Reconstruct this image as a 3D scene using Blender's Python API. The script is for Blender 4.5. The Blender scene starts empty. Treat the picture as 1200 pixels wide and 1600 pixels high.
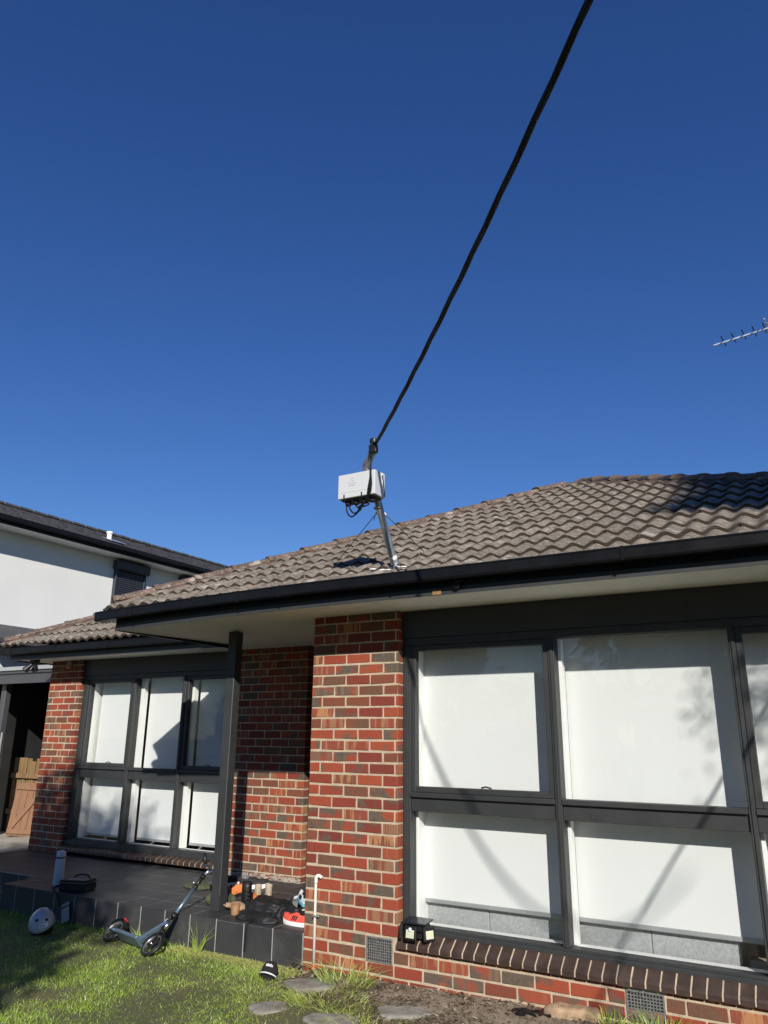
import bpy, bmesh, math, random
import numpy as np
from mathutils import Vector, Matrix, noise as mnoise

random.seed(7); rng = np.random.default_rng(7)
R = math.radians
scene = bpy.context.scene
col = scene.collection

# ------------------------------------------------------------------ camera, sky, sun, exposure
F_PX, YAW, PITCH, ROLL = 1175.63, R(30.4646), R(16.742), R(0.5572)
CAM = Vector((3.8279, -5.3379, 1.71725))
fw = Vector((-math.sin(YAW)*math.cos(PITCH), math.cos(YAW)*math.cos(PITCH), math.sin(PITCH)))
rt = Vector((math.cos(YAW), math.sin(YAW), 0)); up = rt.cross(fw)
r2 = math.cos(ROLL)*rt + math.sin(ROLL)*up; u2 = -math.sin(ROLL)*rt + math.cos(ROLL)*up
camd = bpy.data.cameras.new("camera"); cam = bpy.data.objects.new("camera", camd); col.objects.link(cam)
camd.sensor_fit = 'VERTICAL'; camd.sensor_height = 36.0; camd.lens = F_PX/1600*36.0
camd.clip_start = .05; camd.clip_end = 3000
mw = Matrix.Identity(4)
for i in range(3):
    mw[i][0], mw[i][1], mw[i][2], mw[i][3] = r2[i], u2[i], -fw[i], CAM[i]
cam.matrix_world = mw
scene.camera = cam

SUN_DIR = Vector((-.72, 1.0, -.635)).normalized()          # the way the light travels
to_sun = -SUN_DIR
ELEV = math.asin(to_sun.z); AZ = math.atan2(to_sun.x, to_sun.y)   # clockwise from +Y
world = bpy.data.worlds.new("World"); scene.world = world; world.use_nodes = True
wn = world.node_tree; wn.nodes.clear()
sky = wn.nodes.new('ShaderNodeTexSky'); sky.sky_type = 'NISHITA'; sky.sun_disc = False
sky.sun_elevation = ELEV; sky.sun_rotation = AZ
sky.altitude = 0; sky.air_density = 1.22; sky.dust_density = 0.0; sky.ozone_density = 7.0
bg = wn.nodes.new('ShaderNodeBackground'); bg.inputs['Strength'].default_value = 0.082
hs = wn.nodes.new('ShaderNodeHueSaturation'); hs.inputs['Saturation'].default_value = 1.14; hs.inputs['Hue'].default_value = .515
wo = wn.nodes.new('ShaderNodeOutputWorld')
wn.links.new(sky.outputs[0], hs.inputs['Color']); wn.links.new(hs.outputs[0], bg.inputs[0]); wn.links.new(bg.outputs[0], wo.inputs[0])

sund = bpy.data.lights.new("sun", 'SUN'); sun = bpy.data.objects.new("sun", sund); col.objects.link(sun)
sund.energy = 5.0; sund.angle = R(0.53); sund.color = (1.0, .955, .88)
sun.rotation_euler = SUN_DIR.to_track_quat('-Z', 'Y').to_euler()
sun.location = (0, 0, 30)
vs = scene.view_settings; vs.view_transform = 'Standard'; vs.look = 'None'; vs.exposure = 0.24; vs.gamma = 1.0
vs.use_curve_mapping = False

# ------------------------------------------------------------------ materials
MATS = {}
def _nt(name):
    m = bpy.data.materials.new(name); m.use_nodes = True
    nt = m.node_tree; b = nt.nodes['Principled BSDF']
    MATS[name] = m
    return m, nt, b
def N(nt, typ, **kw):
    n = nt.nodes.new('ShaderNode'+typ)
    for k, v in kw.items():
        if k in n.inputs: n.inputs[k].default_value = v
        else: setattr(n, k, v)
    return n
def L(nt, a, b): nt.links.new(a, b)
def rgb(c): return (c[0], c[1], c[2], 1)
def mixc(nt, fac, a, b, mode='MIX'):
    n = nt.nodes.new('ShaderNodeMix'); n.data_type = 'RGBA'; n.blend_type = mode
    for s, v in ((0, fac), (6, a), (7, b)):
        if isinstance(v, (int, float)): n.inputs[s].default_value = v
        elif isinstance(v, (tuple, list)): n.inputs[s].default_value = rgb(v)
        else: L(nt, v, n.inputs[s])
    return n.outputs[2]
def ramp(nt, src, stops, interp='LINEAR'):
    n = nt.nodes.new('ShaderNodeValToRGB'); cr = n.color_ramp; cr.interpolation = interp
    while len(cr.elements) > 1: cr.elements.remove(cr.elements[-1])
    for i, (p, c) in enumerate(stops):
        e = cr.elements[0] if i == 0 else cr.elements.new(p)
        e.position = p; e.color = rgb(c) if not isinstance(c, (int, float)) else (c, c, c, 1)
    L(nt, src, n.inputs[0]); return n.outputs[0]
def math_(nt, op, a, b=None, c=None):
    n = nt.nodes.new('ShaderNodeMath'); n.operation = op
    for i, v in enumerate((a, b, c)):
        if v is None: continue
        if isinstance(v, (int, float)): n.inputs[i].default_value = v
        else: L(nt, v, n.inputs[i])
    return n.outputs[0]
def coords(nt, kind='Object', scale=None, rnd=0.0):
    tc = nt.nodes.new('ShaderNodeTexCoord'); o = tc.outputs[kind]
    if rnd:
        oi = nt.nodes.new('ShaderNodeObjectInfo')
        v = nt.nodes.new('ShaderNodeVectorMath'); v.operation = 'ADD'
        s = math_(nt, 'MULTIPLY', oi.outputs['Random'], rnd)
        cx = nt.nodes.new('ShaderNodeCombineXYZ'); L(nt, s, cx.inputs[0]); L(nt, s, cx.inputs[1]); L(nt, s, cx.inputs[2])
        L(nt, o, v.inputs[0]); L(nt, cx.outputs[0], v.inputs[1]); o = v.outputs[0]
    if scale:
        m = nt.nodes.new('ShaderNodeMapping'); m.inputs['Scale'].default_value = scale
        L(nt, o, m.inputs[0]); o = m.outputs[0]
    return o
def noise(nt, vec, scale, detail=3, rough=.55):
    n = nt.nodes.new('ShaderNodeTexNoise'); n.inputs['Scale'].default_value = scale
    n.inputs['Detail'].default_value = detail; n.inputs['Roughness'].default_value = rough
    L(nt, vec, n.inputs['Vector']); return n.outputs['Fac']
def bump(nt, b, h, strength, dist=.01):
    n = nt.nodes.new('ShaderNodeBump'); n.inputs['Strength'].default_value = strength
    n.inputs['Distance'].default_value = dist; L(nt, h, n.inputs['Height']); L(nt, n.outputs[0], b.inputs['Normal'])
def mat(name, base, rough=.6, var=.25, vscale=6, metal=0, bmp=.1, bscale=80, rnd=0.0, spec=.5, kind='Object', dirt=None, stretch=None):
    m, nt, b = _nt(name)
    v = coords(nt, kind, stretch, rnd)
    n1 = noise(nt, v, vscale, 5, .6)
    lo = tuple(c*(1-var) for c in base); hi = tuple(min(1, c*(1+var)) for c in base)
    c = ramp(nt, n1, [(.28, lo), (.5, base), (.72, hi)])
    if dirt:
        n3 = noise(nt, v, vscale*.35, 6, .7)
        f = ramp(nt, n3, [(.55, 0.0), (.72, 1.0)])
        c = mixc(nt, math_(nt, 'MULTIPLY', f, dirt[1]), c, dirt[0])
    L(nt, c, b.inputs['Base Color'])
    n2 = noise(nt, v, bscale, 3)
    rr = nt.nodes.new('ShaderNodeMapRange'); rr.inputs[3].default_value = max(.02, rough-.1); rr.inputs[4].default_value = min(1, rough+.1)
    L(nt, n1, rr.inputs[0]); L(nt, rr.outputs[0], b.inputs['Roughness'])
    b.inputs['Metallic'].default_value = metal; b.inputs['Specular IOR Level'].default_value = spec
    if bmp: bump(nt, b, n2, bmp, .004)
    return m

def make_brick():
    m, nt, b = _nt('brick')
    oi = nt.nodes.new('ShaderNodeObjectInfo'); at = N(nt, 'Attribute', attribute_name='rnd')
    r = math_(nt, 'FRACT', math_(nt, 'ADD', oi.outputs['Random'], at.outputs['Fac']))
    tc = nt.nodes.new('ShaderNodeTexCoord')
    cx = nt.nodes.new('ShaderNodeCombineXYZ'); rs = math_(nt, 'MULTIPLY', r, 37.0)
    L(nt, rs, cx.inputs[0]); L(nt, rs, cx.inputs[1]); L(nt, rs, cx.inputs[2])
    va = nt.nodes.new('ShaderNodeVectorMath'); va.operation = 'ADD'; L(nt, tc.outputs['Object'], va.inputs[0]); L(nt, cx.outputs[0], va.inputs[1])
    vec = va.outputs[0]
    ra = math_(nt, 'FRACT', math_(nt, 'MULTIPLY', r, 7.31)); rb = math_(nt, 'FRACT', math_(nt, 'MULTIPLY', r, 23.7))
    red = ramp(nt, ra, [(0, (.15, .034, .024)), (.3, (.26, .050, .026)), (.65, (.30, .068, .031)), (1, (.215, .058, .036))])
    fine = noise(nt, vec, 90, 4, .65)
    red = mixc(nt, math_(nt, 'MULTIPLY', ramp(nt, fine, [(.45, 0.0), (.7, 1.0)]), .45), red, (.20, .05, .032))
    # kiln flashing: grey-olive patch growing from an edge, different on every brick
    big = noise(nt, vec, 7, 2, .45)
    fl = ramp(nt, math_(nt, 'ADD', big, math_(nt, 'MULTIPLY', math_(nt, 'SUBTRACT', rb, .5), .46)), [(.57, 0.0), (.70, 1.0)])
    grey = mixc(nt, noise(nt, vec, 40, 3), (.04, .042, .038), (.14, .12, .085))
    c = mixc(nt, math_(nt, 'MULTIPLY', fl, .92), red, grey)
    c = mixc(nt, math_(nt, 'MULTIPLY', ramp(nt, math_(nt, 'FRACT', math_(nt, 'MULTIPLY', r, 53.3)), [(.80, 0.0), (.84, 1.0)]), .7), c, mixc(nt, fine, (.085, .036, .024), (.21, .085, .048)))
    pit = ramp(nt, noise(nt, vec, 140, 3, .7), [(.30, 1.0), (.38, 0.0)])
    c = mixc(nt, math_(nt, 'MULTIPLY', pit, .6), c, (.07, .03, .02))
    # vertical bands on some bricks
    mp = nt.nodes.new('ShaderNodeMapping'); mp.inputs['Scale'].default_value = (1, .02, .12); L(nt, vec, mp.inputs[0])
    band = ramp(nt, noise(nt, mp.outputs[0], 26, 2, .5), [(.52, 0.0), (.57, 1.0)])
    isb = ramp(nt, ra, [(.72, 0.0), (.74, 1.0)])
    c = mixc(nt, math_(nt, 'MULTIPLY', math_(nt, 'MULTIPLY', band, isb), .85), c, mixc(nt, rb, (.40, .19, .085), (.13, .09, .065)))
    # pale mortar smears and specks
    sp = ramp(nt, noise(nt, vec, 55, 5, .75), [(.67, 0.0), (.74, 1.0)])
    c = mixc(nt, math_(nt, 'MULTIPLY', sp, .5), c, (.50, .38, .27))
    L(nt, c, b.inputs['Base Color']); b.inputs['Roughness'].default_value = .82; b.inputs['Specular IOR Level'].default_value = .25
    hh = math_(nt, 'ADD', fine, math_(nt, 'MULTIPLY', noise(nt, vec, 22, 3), 1.5))
    bump(nt, b, hh, .45, .006)
    return m
make_brick()
mat('mortar', (.43, .345, .245), .95, .22, 14, bmp=.7, bscale=160, kind='Object')
mat('mortar_grey', (.34, .29, .245), .95, .35, 10, bmp=.8, bscale=120)
mat('sill_glaze', (.045, .028, .022), .42, .35, 9, bmp=.25, bscale=130, rnd=11, dirt=((.16, .11, .08), .3))
mat('charcoal_paint', (.031, .032, .033), .5, .12, 7, bmp=.12, bscale=220, dirt=((.06, .058, .056), .25))
mat('gutter_paint', (.006, .006, .007), .40, .25, 5, bmp=.15, bscale=90, dirt=((.02, .02, .021), .25), spec=.25)
mat('soffit_paint', (.78, .78, .70), .75, .06, 3, bmp=.06, bscale=60)
mat('blind_fabric', (.70, .71, .70), .85, .012, 2.5, bmp=0)
mat('white_paint', (.80, .80, .78), .55, .04, 5, bmp=.05)
mat('aluminium_bar', (.42, .43, .44), .45, .08, 6, metal=.4, bmp=0)
mat('sofa_fabric', (.34, .352, .355), .95, .22, 60, bmp=.5, bscale=420)
mat('floorboard', (.30, .17, .08), .5, .3, 5, stretch=(1, 8, 1))
mat('room_wall', (.45, .43, .39), .9, .05, 3)
mat('porch_tile', (.034, .034, .036), .55, .2, 5, bmp=.25, bscale=110, rnd=9, dirt=((.12, .118, .115), .35))
mat('grout', (.33, .33, .32), .9, .2, 14, bmp=.3)
mat('concrete', (.36, .33, .28), .9, .18, 3, bmp=.4, bscale=90, dirt=((.2, .17, .13), .5))
mat('galvanised', (.36, .38, .38), .42, .35, 22, metal=.75, bmp=.12, bscale=70, dirt=((.16, .16, .15), .7), stretch=(1, 1, .25))
mat('box_plastic', (.53, .54, .545), .5, .03, 4, bmp=.04, bscale=300)
mat('box_mark', (.38, .39, .40), .5, .02, 4, bmp=0)
mat('black_rubber', (.010, .010, .011), .5, .25, 20, bmp=.1)
mat('cable_black', (.006, .006, .007), .55, .1, 3, bmp=0, spec=.3)
mat('wire_steel', (.12, .12, .12), .5, .2, 30, metal=.7, bmp=0)
mat('antenna_metal', (.68, .70, .72), .35, .08, 10, metal=.8, bmp=0)
mat('white_sealant', (.75, .75, .72), .7, .1, 20, bmp=.5, bscale=60)
mat('lead_flashing', (.18, .19, .20), .5, .25, 20, metal=.3, bmp=.6, bscale=50)
mat('render_white', (.66, .66, .63), .9, .035, 1.2, bmp=.25, bscale=40)
mat('dark_roof', (.055, .055, .06), .75, .5, 14, bmp=.4, bscale=50)
mat('shutter_paint', (.028, .032, .042), .45, .08, 5)
mat('carport_steel', (.055, .058, .065), .5, .12, 4)
mat('carport_dark', (.012, .012, .013), .8, .3, 3)  # near-black, so the carport's inside shade is put into the colour
mat('pale_timber', (.20, .10, .05), .75, .22, 4, bmp=.35, bscale=60, rnd=5, stretch=(9, 9, 1))
mat('treated_pine', (.20, .125, .055), .8, .35, 4, bmp=.4, bscale=50, rnd=5, stretch=(9, 9, 1))
mat('pvc_white', (.72, .69, .62), .45, .06, 10, bmp=.03)
mat('red_tape', (.62, .075, .035), .55, .2, 20)
mat('vent_metal', (.17, .17, .165), .6, .4, 40, metal=.3, bmp=.4)
mat('hollow_shade', (.004, .004, .004), .95, .1, 5, bmp=0)  # near-black colour standing in for the shade inside holes and openings
mat('lamp_plastic', (.010, .010, .011), .45, .2, 12)
mat('led_panel', (.55, .54, .40), .35, .06, 60, bmp=.4, bscale=240)
mat('solar_cell', (.012, .015, .022), .18, .2, 30, bmp=0)
mat('sensor_lens', (.62, .66, .74), .3, .05, 10, bmp=0)
mat('silver_shell', (.42, .43, .445), .42, .05, 6, metal=.15, bmp=.03)
mat('bottle_paint', (.44, .49, .56), .45, .05, 6, bmp=.02)
mat('bottle_cap', (.50, .53, .57), .5, .05, 6, bmp=.02)
mat('lunch_fabric', (.012, .012, .012), .85, .3, 40, bmp=.4, bscale=300)
mat('lunch_trim', (.11, .10, .06), .8, .2, 30)
mat('lunch_print', (.17, .17, .16), .6, .6, 28)
mat('pouch_plastic', (.16, .18, .21), .3, .3, 9, bmp=.2, bscale=30)
mat('stone', (.21, .195, .165), .9, .35, 9, bmp=.9, bscale=28, rnd=7, dirt=((.15, .11, .07), .7))
mat('rock_sandy', (.34, .23, .14), .95, .35, 22, bmp=.9, bscale=60)
mat('litter', (.17, .12, .075), .95, .45, 30, bmp=.6, bscale=90)
mat('scooter_blue', (.16, .23, .30), .33, .12, 8, metal=.6, bmp=.03)
mat('scooter_deck', (.13, .15, .15), .55, .12, 60, metal=.25, bmp=.25, bscale=200)
mat('chrome', (.62, .63, .64), .2, .08, 9, metal=1, bmp=0)
mat('rim_grey', (.17, .17, .18), .4, .1, 9, metal=.5, bmp=0)
mat('red_plastic', (.45, .02, .025), .4, .1, 9, bmp=0)
mat('shoe_black', (.012, .012, .013), .8, .3, 60, bmp=.4, bscale=260)
mat('leather_black', (.010, .009, .009), .5, .3, 22, bmp=.3, bscale=120)
mat('sole_white', (.74, .73, .70), .65, .08, 20, bmp=.1)
mat('shoe_coral', (.72, .085, .055), .75, .14, 40, bmp=.4, bscale=260)
mat('shoe_blue', (.14, .42, .55), .7, .2, 30, bmp=.3, bscale=200)
mat('shoe_grey', (.14, .14, .145), .8, .3, 40, bmp=.4, bscale=260)
mat('shoe_white', (.60, .62, .63), .75, .1, 30, bmp=.3)
mat('suede_tan', (.34, .23, .145), .95, .15, 25, bmp=.4, bscale=220)
mat('suede_beige', (.38, .31, .23), .95, .12, 25, bmp=.4, bscale=220)
mat('leather_brown', (.26, .14, .065), .6, .25, 16, bmp=.3)
mat('orange_print', (.55, .15, .03), .75, .12, 60, dirt=((.05, .03, .03), .95))
mat('olive_cloth', (.065, .075, .035), .9, .3, 20, bmp=.5, bscale=120)
mat('nylon_black', (.011, .011, .012), .6, .3, 14, bmp=.5, bscale=90)
mat('knit_black', (.008, .008, .009), .95, .3, 60, bmp=.6, bscale=200)
mat('print_white', (.62, .62, .62), .8, .1, 30, bmp=0)
mat('bark', (.13, .10, .075), .95, .4, 9, bmp=.9, bscale=25, stretch=(1, 1, .3))
mat('plastic_sheet', (.008, .008, .009), .25, .2, 9, bmp=.7, bscale=14)

def make_roof_tile(name, base, edge):
    m, nt, b = _nt(name)
    v = coords(nt, 'Object', None, 23.0)
    oi = nt.nodes.new('ShaderNodeObjectInfo')
    c = mixc(nt, oi.outputs['Random'], tuple(x*.72 for x in base), tuple(min(1, x*1.2) for x in base))
    c = mixc(nt, ramp(nt, noise(nt, v, 16, 5, .7), [(.40, 0.0), (.60, .95)]), c, tuple(x*.45 for x in base))
    c = mixc(nt, ramp(nt, noise(nt, v, 60, 4, .7), [(.54, 0.0), (.64, .75)]), c, (.36, .335, .29))
    c = mixc(nt, ramp(nt, noise(nt, v, 5, 4, .6), [(.60, 0.0), (.68, .7)]), c, (.40, .37, .32))
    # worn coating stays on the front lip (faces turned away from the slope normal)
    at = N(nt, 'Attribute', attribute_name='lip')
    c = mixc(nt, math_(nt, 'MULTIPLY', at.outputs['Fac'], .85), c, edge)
    L(nt, c, b.inputs['Base Color']); b.inputs['Roughness'].default_value = .92; b.inputs['Specular IOR Level'].default_value = .2
    bump(nt, b, noise(nt, v, 120, 4, .7), .5, .006)
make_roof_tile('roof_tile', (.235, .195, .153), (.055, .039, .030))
make_roof_tile('ridge_cap', (.185, .128, .10), (.13, .088, .068))
mat('ridge_bedding', (.095, .058, .043), .95, .4, 9, bmp=.8, bscale=50, dirt=((.42, .34, .28), .55))

def make_glass():
    m, nt, b = _nt('glass'); nt.nodes.remove(b)
    g = nt.nodes.new('ShaderNodeNewGeometry')
    d = nt.nodes.new('ShaderNodeVectorMath'); d.operation = 'DOT_PRODUCT'
    L(nt, g.outputs['Normal'], d.inputs[0]); L(nt, g.outputs['Incoming'], d.inputs[1])
    k = math_(nt, 'POWER', math_(nt, 'SUBTRACT', 1.0, math_(nt, 'ABSOLUTE', d.outputs['Value'])), 5.0)
    fac = math_(nt, 'ADD', math_(nt, 'MULTIPLY', k, .9), .032)
    tr = N(nt, 'BsdfTransparent'); tr.inputs[0].default_value = (.965, .97, .967, 1)
    gl = N(nt, 'BsdfGlossy'); gl.inputs['Roughness'].default_value = .006; gl.inputs['Color'].default_value = (1, 1, 1, 1)
    mx = nt.nodes.new('ShaderNodeMixShader'); L(nt, fac, mx.inputs[0]); L(nt, tr.outputs[0], mx.inputs[1]); L(nt, gl.outputs[0], mx.inputs[2])
    L(nt, mx.outputs[0], nt.nodes['Material Output'].inputs[0])
make_glass()

def make_blade(name, a, b_, c_):
    m, nt, b = _nt(name)
    at = N(nt, 'Attribute', attribute_name='tint')
    v = coords(nt, 'Object')
    c = ramp(nt, at.outputs['Fac'], [(0, a), (.6, b_), (1, c_)])
    L(nt, c, b.inputs['Base Color']); b.inputs['Roughness'].default_value = .55; b.inputs['Specular IOR Level'].default_value = .35
    nt.nodes.remove(b)
    df = N(nt, 'BsdfDiffuse'); tl = N(nt, 'BsdfTranslucent'); gl = N(nt, 'BsdfGlossy', Roughness=.4)
    L(nt, c, df.inputs[0]); L(nt, c, tl.inputs[0])
    mx = nt.nodes.new('ShaderNodeMixShader'); mx.inputs[0].default_value = .35
    L(nt, df.outputs[0], mx.inputs[1]); L(nt, tl.outputs[0], mx.inputs[2])
    m2 = nt.nodes.new('ShaderNodeMixShader'); m2.inputs[0].default_value = .05
    L(nt, mx.outputs[0], m2.inputs[1]); L(nt, gl.outputs[0], m2.inputs[2])
    L(nt, m2.outputs[0], nt.nodes['Material Output'].inputs[0])
make_blade('grass_blade', (.16, .285, .036), (.40, .555, .085), (.68, .61, .27))
make_blade('leaf', (.035, .06, .018), (.06, .10, .028), (.10, .13, .04))

def make_ground():
    m, nt, b = _nt('ground_soil')
    v = coords(nt, 'Object')
    n1 = noise(nt, v, 1.3, 6, .65); n2 = noise(nt, v, 24, 5, .7)
    c = mixc(nt, ramp(nt, n1, [(.4, 0.0), (.6, 1.0)]), (.075, .085, .028), (.115, .10, .045))
    c = mixc(nt, ramp(nt, n2, [(.5, 0.0), (.7, .7)]), c, (.17, .13, .07))
    L(nt, c, b.inputs['Base Color']); b.inputs['Roughness'].default_value = .97
    bump(nt, b, n2, .6, .02)
make_ground()
def make_bed():
    m, nt, b = _nt('bed_soil')
    v = coords(nt, 'Object')
    n1 = noise(nt, v, 5, 6, .7); n2 = noise(nt, v, 55, 5, .75)
    c = mixc(nt, n1, (.16, .12, .08), (.30, .235, .165))
    c = mixc(nt, ramp(nt, n2, [(.46, 0.0), (.64, .85)]), c, (.42, .34, .245))
    L(nt, c, b.inputs['Base Color']); b.inputs['Roughness'].default_value = .97
    bump(nt, b, n2, .9, .02)
make_bed()

# ------------------------------------------------------------------ mesh helpers
class MB:
    def __init__(s): s.v = []; s.f = []; s.sm = []
    def add(s, vs_, fs, smooth=False):
        o = len(s.v); s.v += [tuple(q) for q in vs_]; s.f += [tuple(i+o for i in f) for f in fs]; s.sm += [smooth]*len(fs)
    def box(s, x0, x1, y0, y1, z0, z1):
        s.add([(x0, y0, z0), (x1, y0, z0), (x1, y1, z0), (x0, y1, z0), (x0, y0, z1), (x1, y0, z1), (x1, y1, z1), (x0, y1, z1)],
              [(0, 3, 2, 1), (4, 5, 6, 7), (0, 1, 5, 4), (1, 2, 6, 5), (2, 3, 7, 6), (3, 0, 4, 7)])
        return s
    def cbox(s, x0, x1, y0, y1, z0, z1, b=.004, jit=0.0):
        """box with chamfered edges"""
        c = ((x0+x1)/2, (y0+y1)/2, (z0+z1)/2); h = ((x1-x0)/2, (y1-y0)/2, (z1-z0)/2)
        b = min(b, .45*min(h)); vi = {}; vs_ = []; fs = []
        for sx in (-1, 1):
            for sy in (-1, 1):
                for sz in (-1, 1):
                    sg = (sx, sy, sz)
                    j = [random.uniform(-jit, jit) for _ in range(3)] if jit else (0, 0, 0)
                    for a in range(3):
                        p = [c[i]+sg[i]*(h[i]-(0 if i == a else b))+j[i] for i in range(3)]
                        vi[sg, a] = len(vs_); vs_.append(p)
        for a in range(3):
            o = [i for i in range(3) if i != a]
            for sa in (-1, 1):
                q = []
                for (s1, s2) in ((-1, -1), (1, -1), (1, 1), (-1, 1)):
                    sg = [0, 0, 0]; sg[a] = sa; sg[o[0]] = s1; sg[o[1]] = s2; q.append(vi[tuple(sg), a])
                flip = (sa > 0) ^ (a == 1)
                fs.append(tuple(q) if flip else tuple(q[::-1]))
        for a in range(3):          # edges along a
            o = [i for i in range(3) if i != a]
            for s1 in (-1, 1):
                for s2 in (-1, 1):
                    def k(sa, ax):
                        sg = [0, 0, 0]; sg[a] = sa; sg[o[0]] = s1; sg[o[1]] = s2; return vi[tuple(sg), ax]
                    q = (k(-1, o[0]), k(1, o[0]), k(1, o[1]), k(-1, o[1]))
                    fs.append(q)
        for sx in (-1, 1):
            for sy in (-1, 1):
                for sz in (-1, 1):
                    fs.append(tuple(vi[(sx, sy, sz), a] for a in range(3)))
        s.add(vs_, fs); return s
    def tube(s, pts, r, n=8, cap=True, smooth=True):
        pts = [Vector(p) for p in pts]; k = len(pts)
        rs = r if isinstance(r, (list, tuple)) else [r]*k
        t0 = (pts[1]-pts[0]).normalized(); ref = Vector((0, 0, 1)) if abs(t0.z) < .9 else Vector((1, 0, 0))
        nrm = t0.cross(ref).normalized(); vs_ = []
        for i, p in enumerate(pts):
            t = (pts[min(i+1, k-1)]-pts[max(i-1, 0)]).normalized()
            nrm = (nrm-t*nrm.dot(t)).normalized(); bn = t.cross(nrm)
            for j in range(n):
                a = 2*math.pi*j/n; vs_.append(p+(nrm*math.cos(a)+bn*math.sin(a))*rs[i])
        fs = [(i*n+j, i*n+(j+1) % n, (i+1)*n+(j+1) % n, (i+1)*n+j) for i in range(k-1) for j in range(n)]
        s.add(vs_, fs, smooth)
        if cap:
            o = len(s.v)-len(vs_)
            s.f.append(tuple(o+j for j in range(n))[::-1]); s.f.append(tuple(o+(k-1)*n+j for j in range(n))); s.sm += [False, False]
        return s
    def lathe(s, prof, origin=(0, 0, 0), axis=(0, 0, 1), n=24, smooth=True):
        """prof: list of (radius, height)"""
        ax = Vector(axis).normalized(); ref = Vector((1, 0, 0)) if abs(ax.x) < .9 else Vector((0, 1, 0))
        u = (ref-ax*ref.dot(ax)).normalized(); w = ax.cross(u); o = Vector(origin); vs_ = []
        for (r, h) in prof:
            for j in range(n):
                a = 2*math.pi*j/n; vs_.append(o+ax*h+(u*math.cos(a)+w*math.sin(a))*max(r, 1e-5))
        k = len(prof)
        fs = [(i*n+j, i*n+(j+1) % n, (i+1)*n+(j+1) % n, (i+1)*n+j) for i in range(k-1) for j in range(n)]
        s.add(vs_, fs, smooth); return s
    def extrude(s, prof, x0, x1, nseg=1, f=None, smooth=False, caps=True):
        """prof: closed (y,z) polygon swept along x; f(x)->(dy,dz)"""
        n = len(prof); vs_ = []
        for i in range(nseg+1):
            x = x0+(x1-x0)*i/nseg; dy, dz = f(x) if f else (0, 0)
            vs_ += [(x, y+dy, z+dz) for (y, z) in prof]
        fs = [(i*n+j, (i+1)*n+j, (i+1)*n+(j+1) % n, i*n+(j+1) % n) for i in range(nseg) for j in range(n)]
        if caps: fs += [tuple(range(n)), tuple(nseg*n+j for j in range(n))[::-1]]
        s.add(vs_, fs, smooth); return s
    def prism(s, poly, d):
        """planar polygon (3d points) pushed by vector d"""
        n = len(poly); P = [Vector(p) for p in poly]; D = Vector(d)
        s.add(P+[p+D for p in P], [tuple(range(n)), tuple(range(n, 2*n))[::-1]]+[(i, i+n, (i+1) % n+n, (i+1) % n) for i in range(n)])
        return s
    def bar(s, a, b, w, h, upv=(0, 0, 1), ch=.002):
        """bevelled bar from a to b"""
        a = Vector(a); b = Vector(b); d = (b-a); ln = d.length; d.normalize()
        u = Vector(upv); u = (u-d*u.dot(d)).normalized(); sd = d.cross(u)
        t = MB(); t.cbox(0, ln, -w/2, w/2, -h/2, h/2, ch)
        s.add([a+d*p[0]+sd*p[1]+u*p[2] for p in t.v], t.f); return s
    def ellipsoid(s, c, r, nu=16, nv=10, rot=None, p=1.0, smooth=True):
        vs_ = []; c = Vector(c); M_ = rot or Matrix.Identity(3)
        def sp(v): return math.copysign(abs(v)**p, v)
        for i in range(nv+1):
            th = math.pi*i/nv
            for j in range(nu):
                a = 2*math.pi*j/nu
                q = Vector((r[0]*sp(math.sin(th))*sp(math.cos(a)), r[1]*sp(math.sin(th))*sp(math.sin(a)), r[2]*sp(math.cos(th))))
                vs_.append(c+M_@q)
        fs = [(i*nu+j, (i+1)*nu+j, (i+1)*nu+(j+1) % nu, i*nu+(j+1) % nu) for i in range(nv) for j in range(nu)]
        s.add(vs_, fs, smooth); return s
    def move(s, fn): s.v = [tuple(fn(Vector(q))) for q in s.v]; return s
    def mesh(s, name):
        me = bpy.data.meshes.new(name); me.from_pydata(s.v, [], s.f); me.polygons.foreach_set('use_smooth', s.sm)
        bm = bmesh.new(); bm.from_mesh(me); bmesh.ops.recalc_face_normals(bm, faces=bm.faces); bm.to_mesh(me); bm.free()
        me.update(); return me
    def build(s, name, m, parent=None, world=True):
        me = s.mesh(name)
        me.materials.append(MATS[m])
        o = bpy.data.objects.new(name, me); col.objects.link(o)
        if parent:
            o.parent = parent
            if world:
                w = wloc(parent)
                me.transform(Matrix.Translation(-w))
        return o
def wloc(o):
    v = Vector((0, 0, 0))
    while o: v += o.location; o = o.parent
    return v
def tag(o, label, cat, group=None):
    o['label'] = label; o['category'] = cat
    if group: o['group'] = group
    return o
def thing(name, label, cat, loc=(0, 0, 0), rot=None, group=None):
    o = bpy.data.objects.new(name, None); col.objects.link(o); o.location = loc; o.empty_display_size = .1
    if rot: o.rotation_euler = rot
    return tag(o, label, cat, group)
def struct(o): o['kind'] = 'structure'; return o
def stuff(o): o['kind'] = 'stuff'; return o
def link_obj(name, me, parent, loc=(0, 0, 0), rot=None, mx=None):
    o = bpy.data.objects.new(name, me); col.objects.link(o); o.parent = parent
    if mx is not None: o.matrix_basis = mx
    else:
        o.location = loc
        if rot: o.rotation_euler = rot
    return o
def set_attr(me, name, vals, dom='POINT'):
    a = me.attributes.new(name, 'FLOAT', dom); a.data.foreach_set('value', np.asarray(vals, dtype=np.float32))

# ------------------------------------------------------------------ levels (metres)
J0 = 2.39; CO = .086                     # a bed joint at eave-shadow height, brick course
ZS = 2.718                               # soffit
ZP = .262                                # porch floor
YE = -.50                                # front fascia
YL = 1.64                                # left wing brick face
def sag(x): return -.0062*max(0, 1-x)**2

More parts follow.
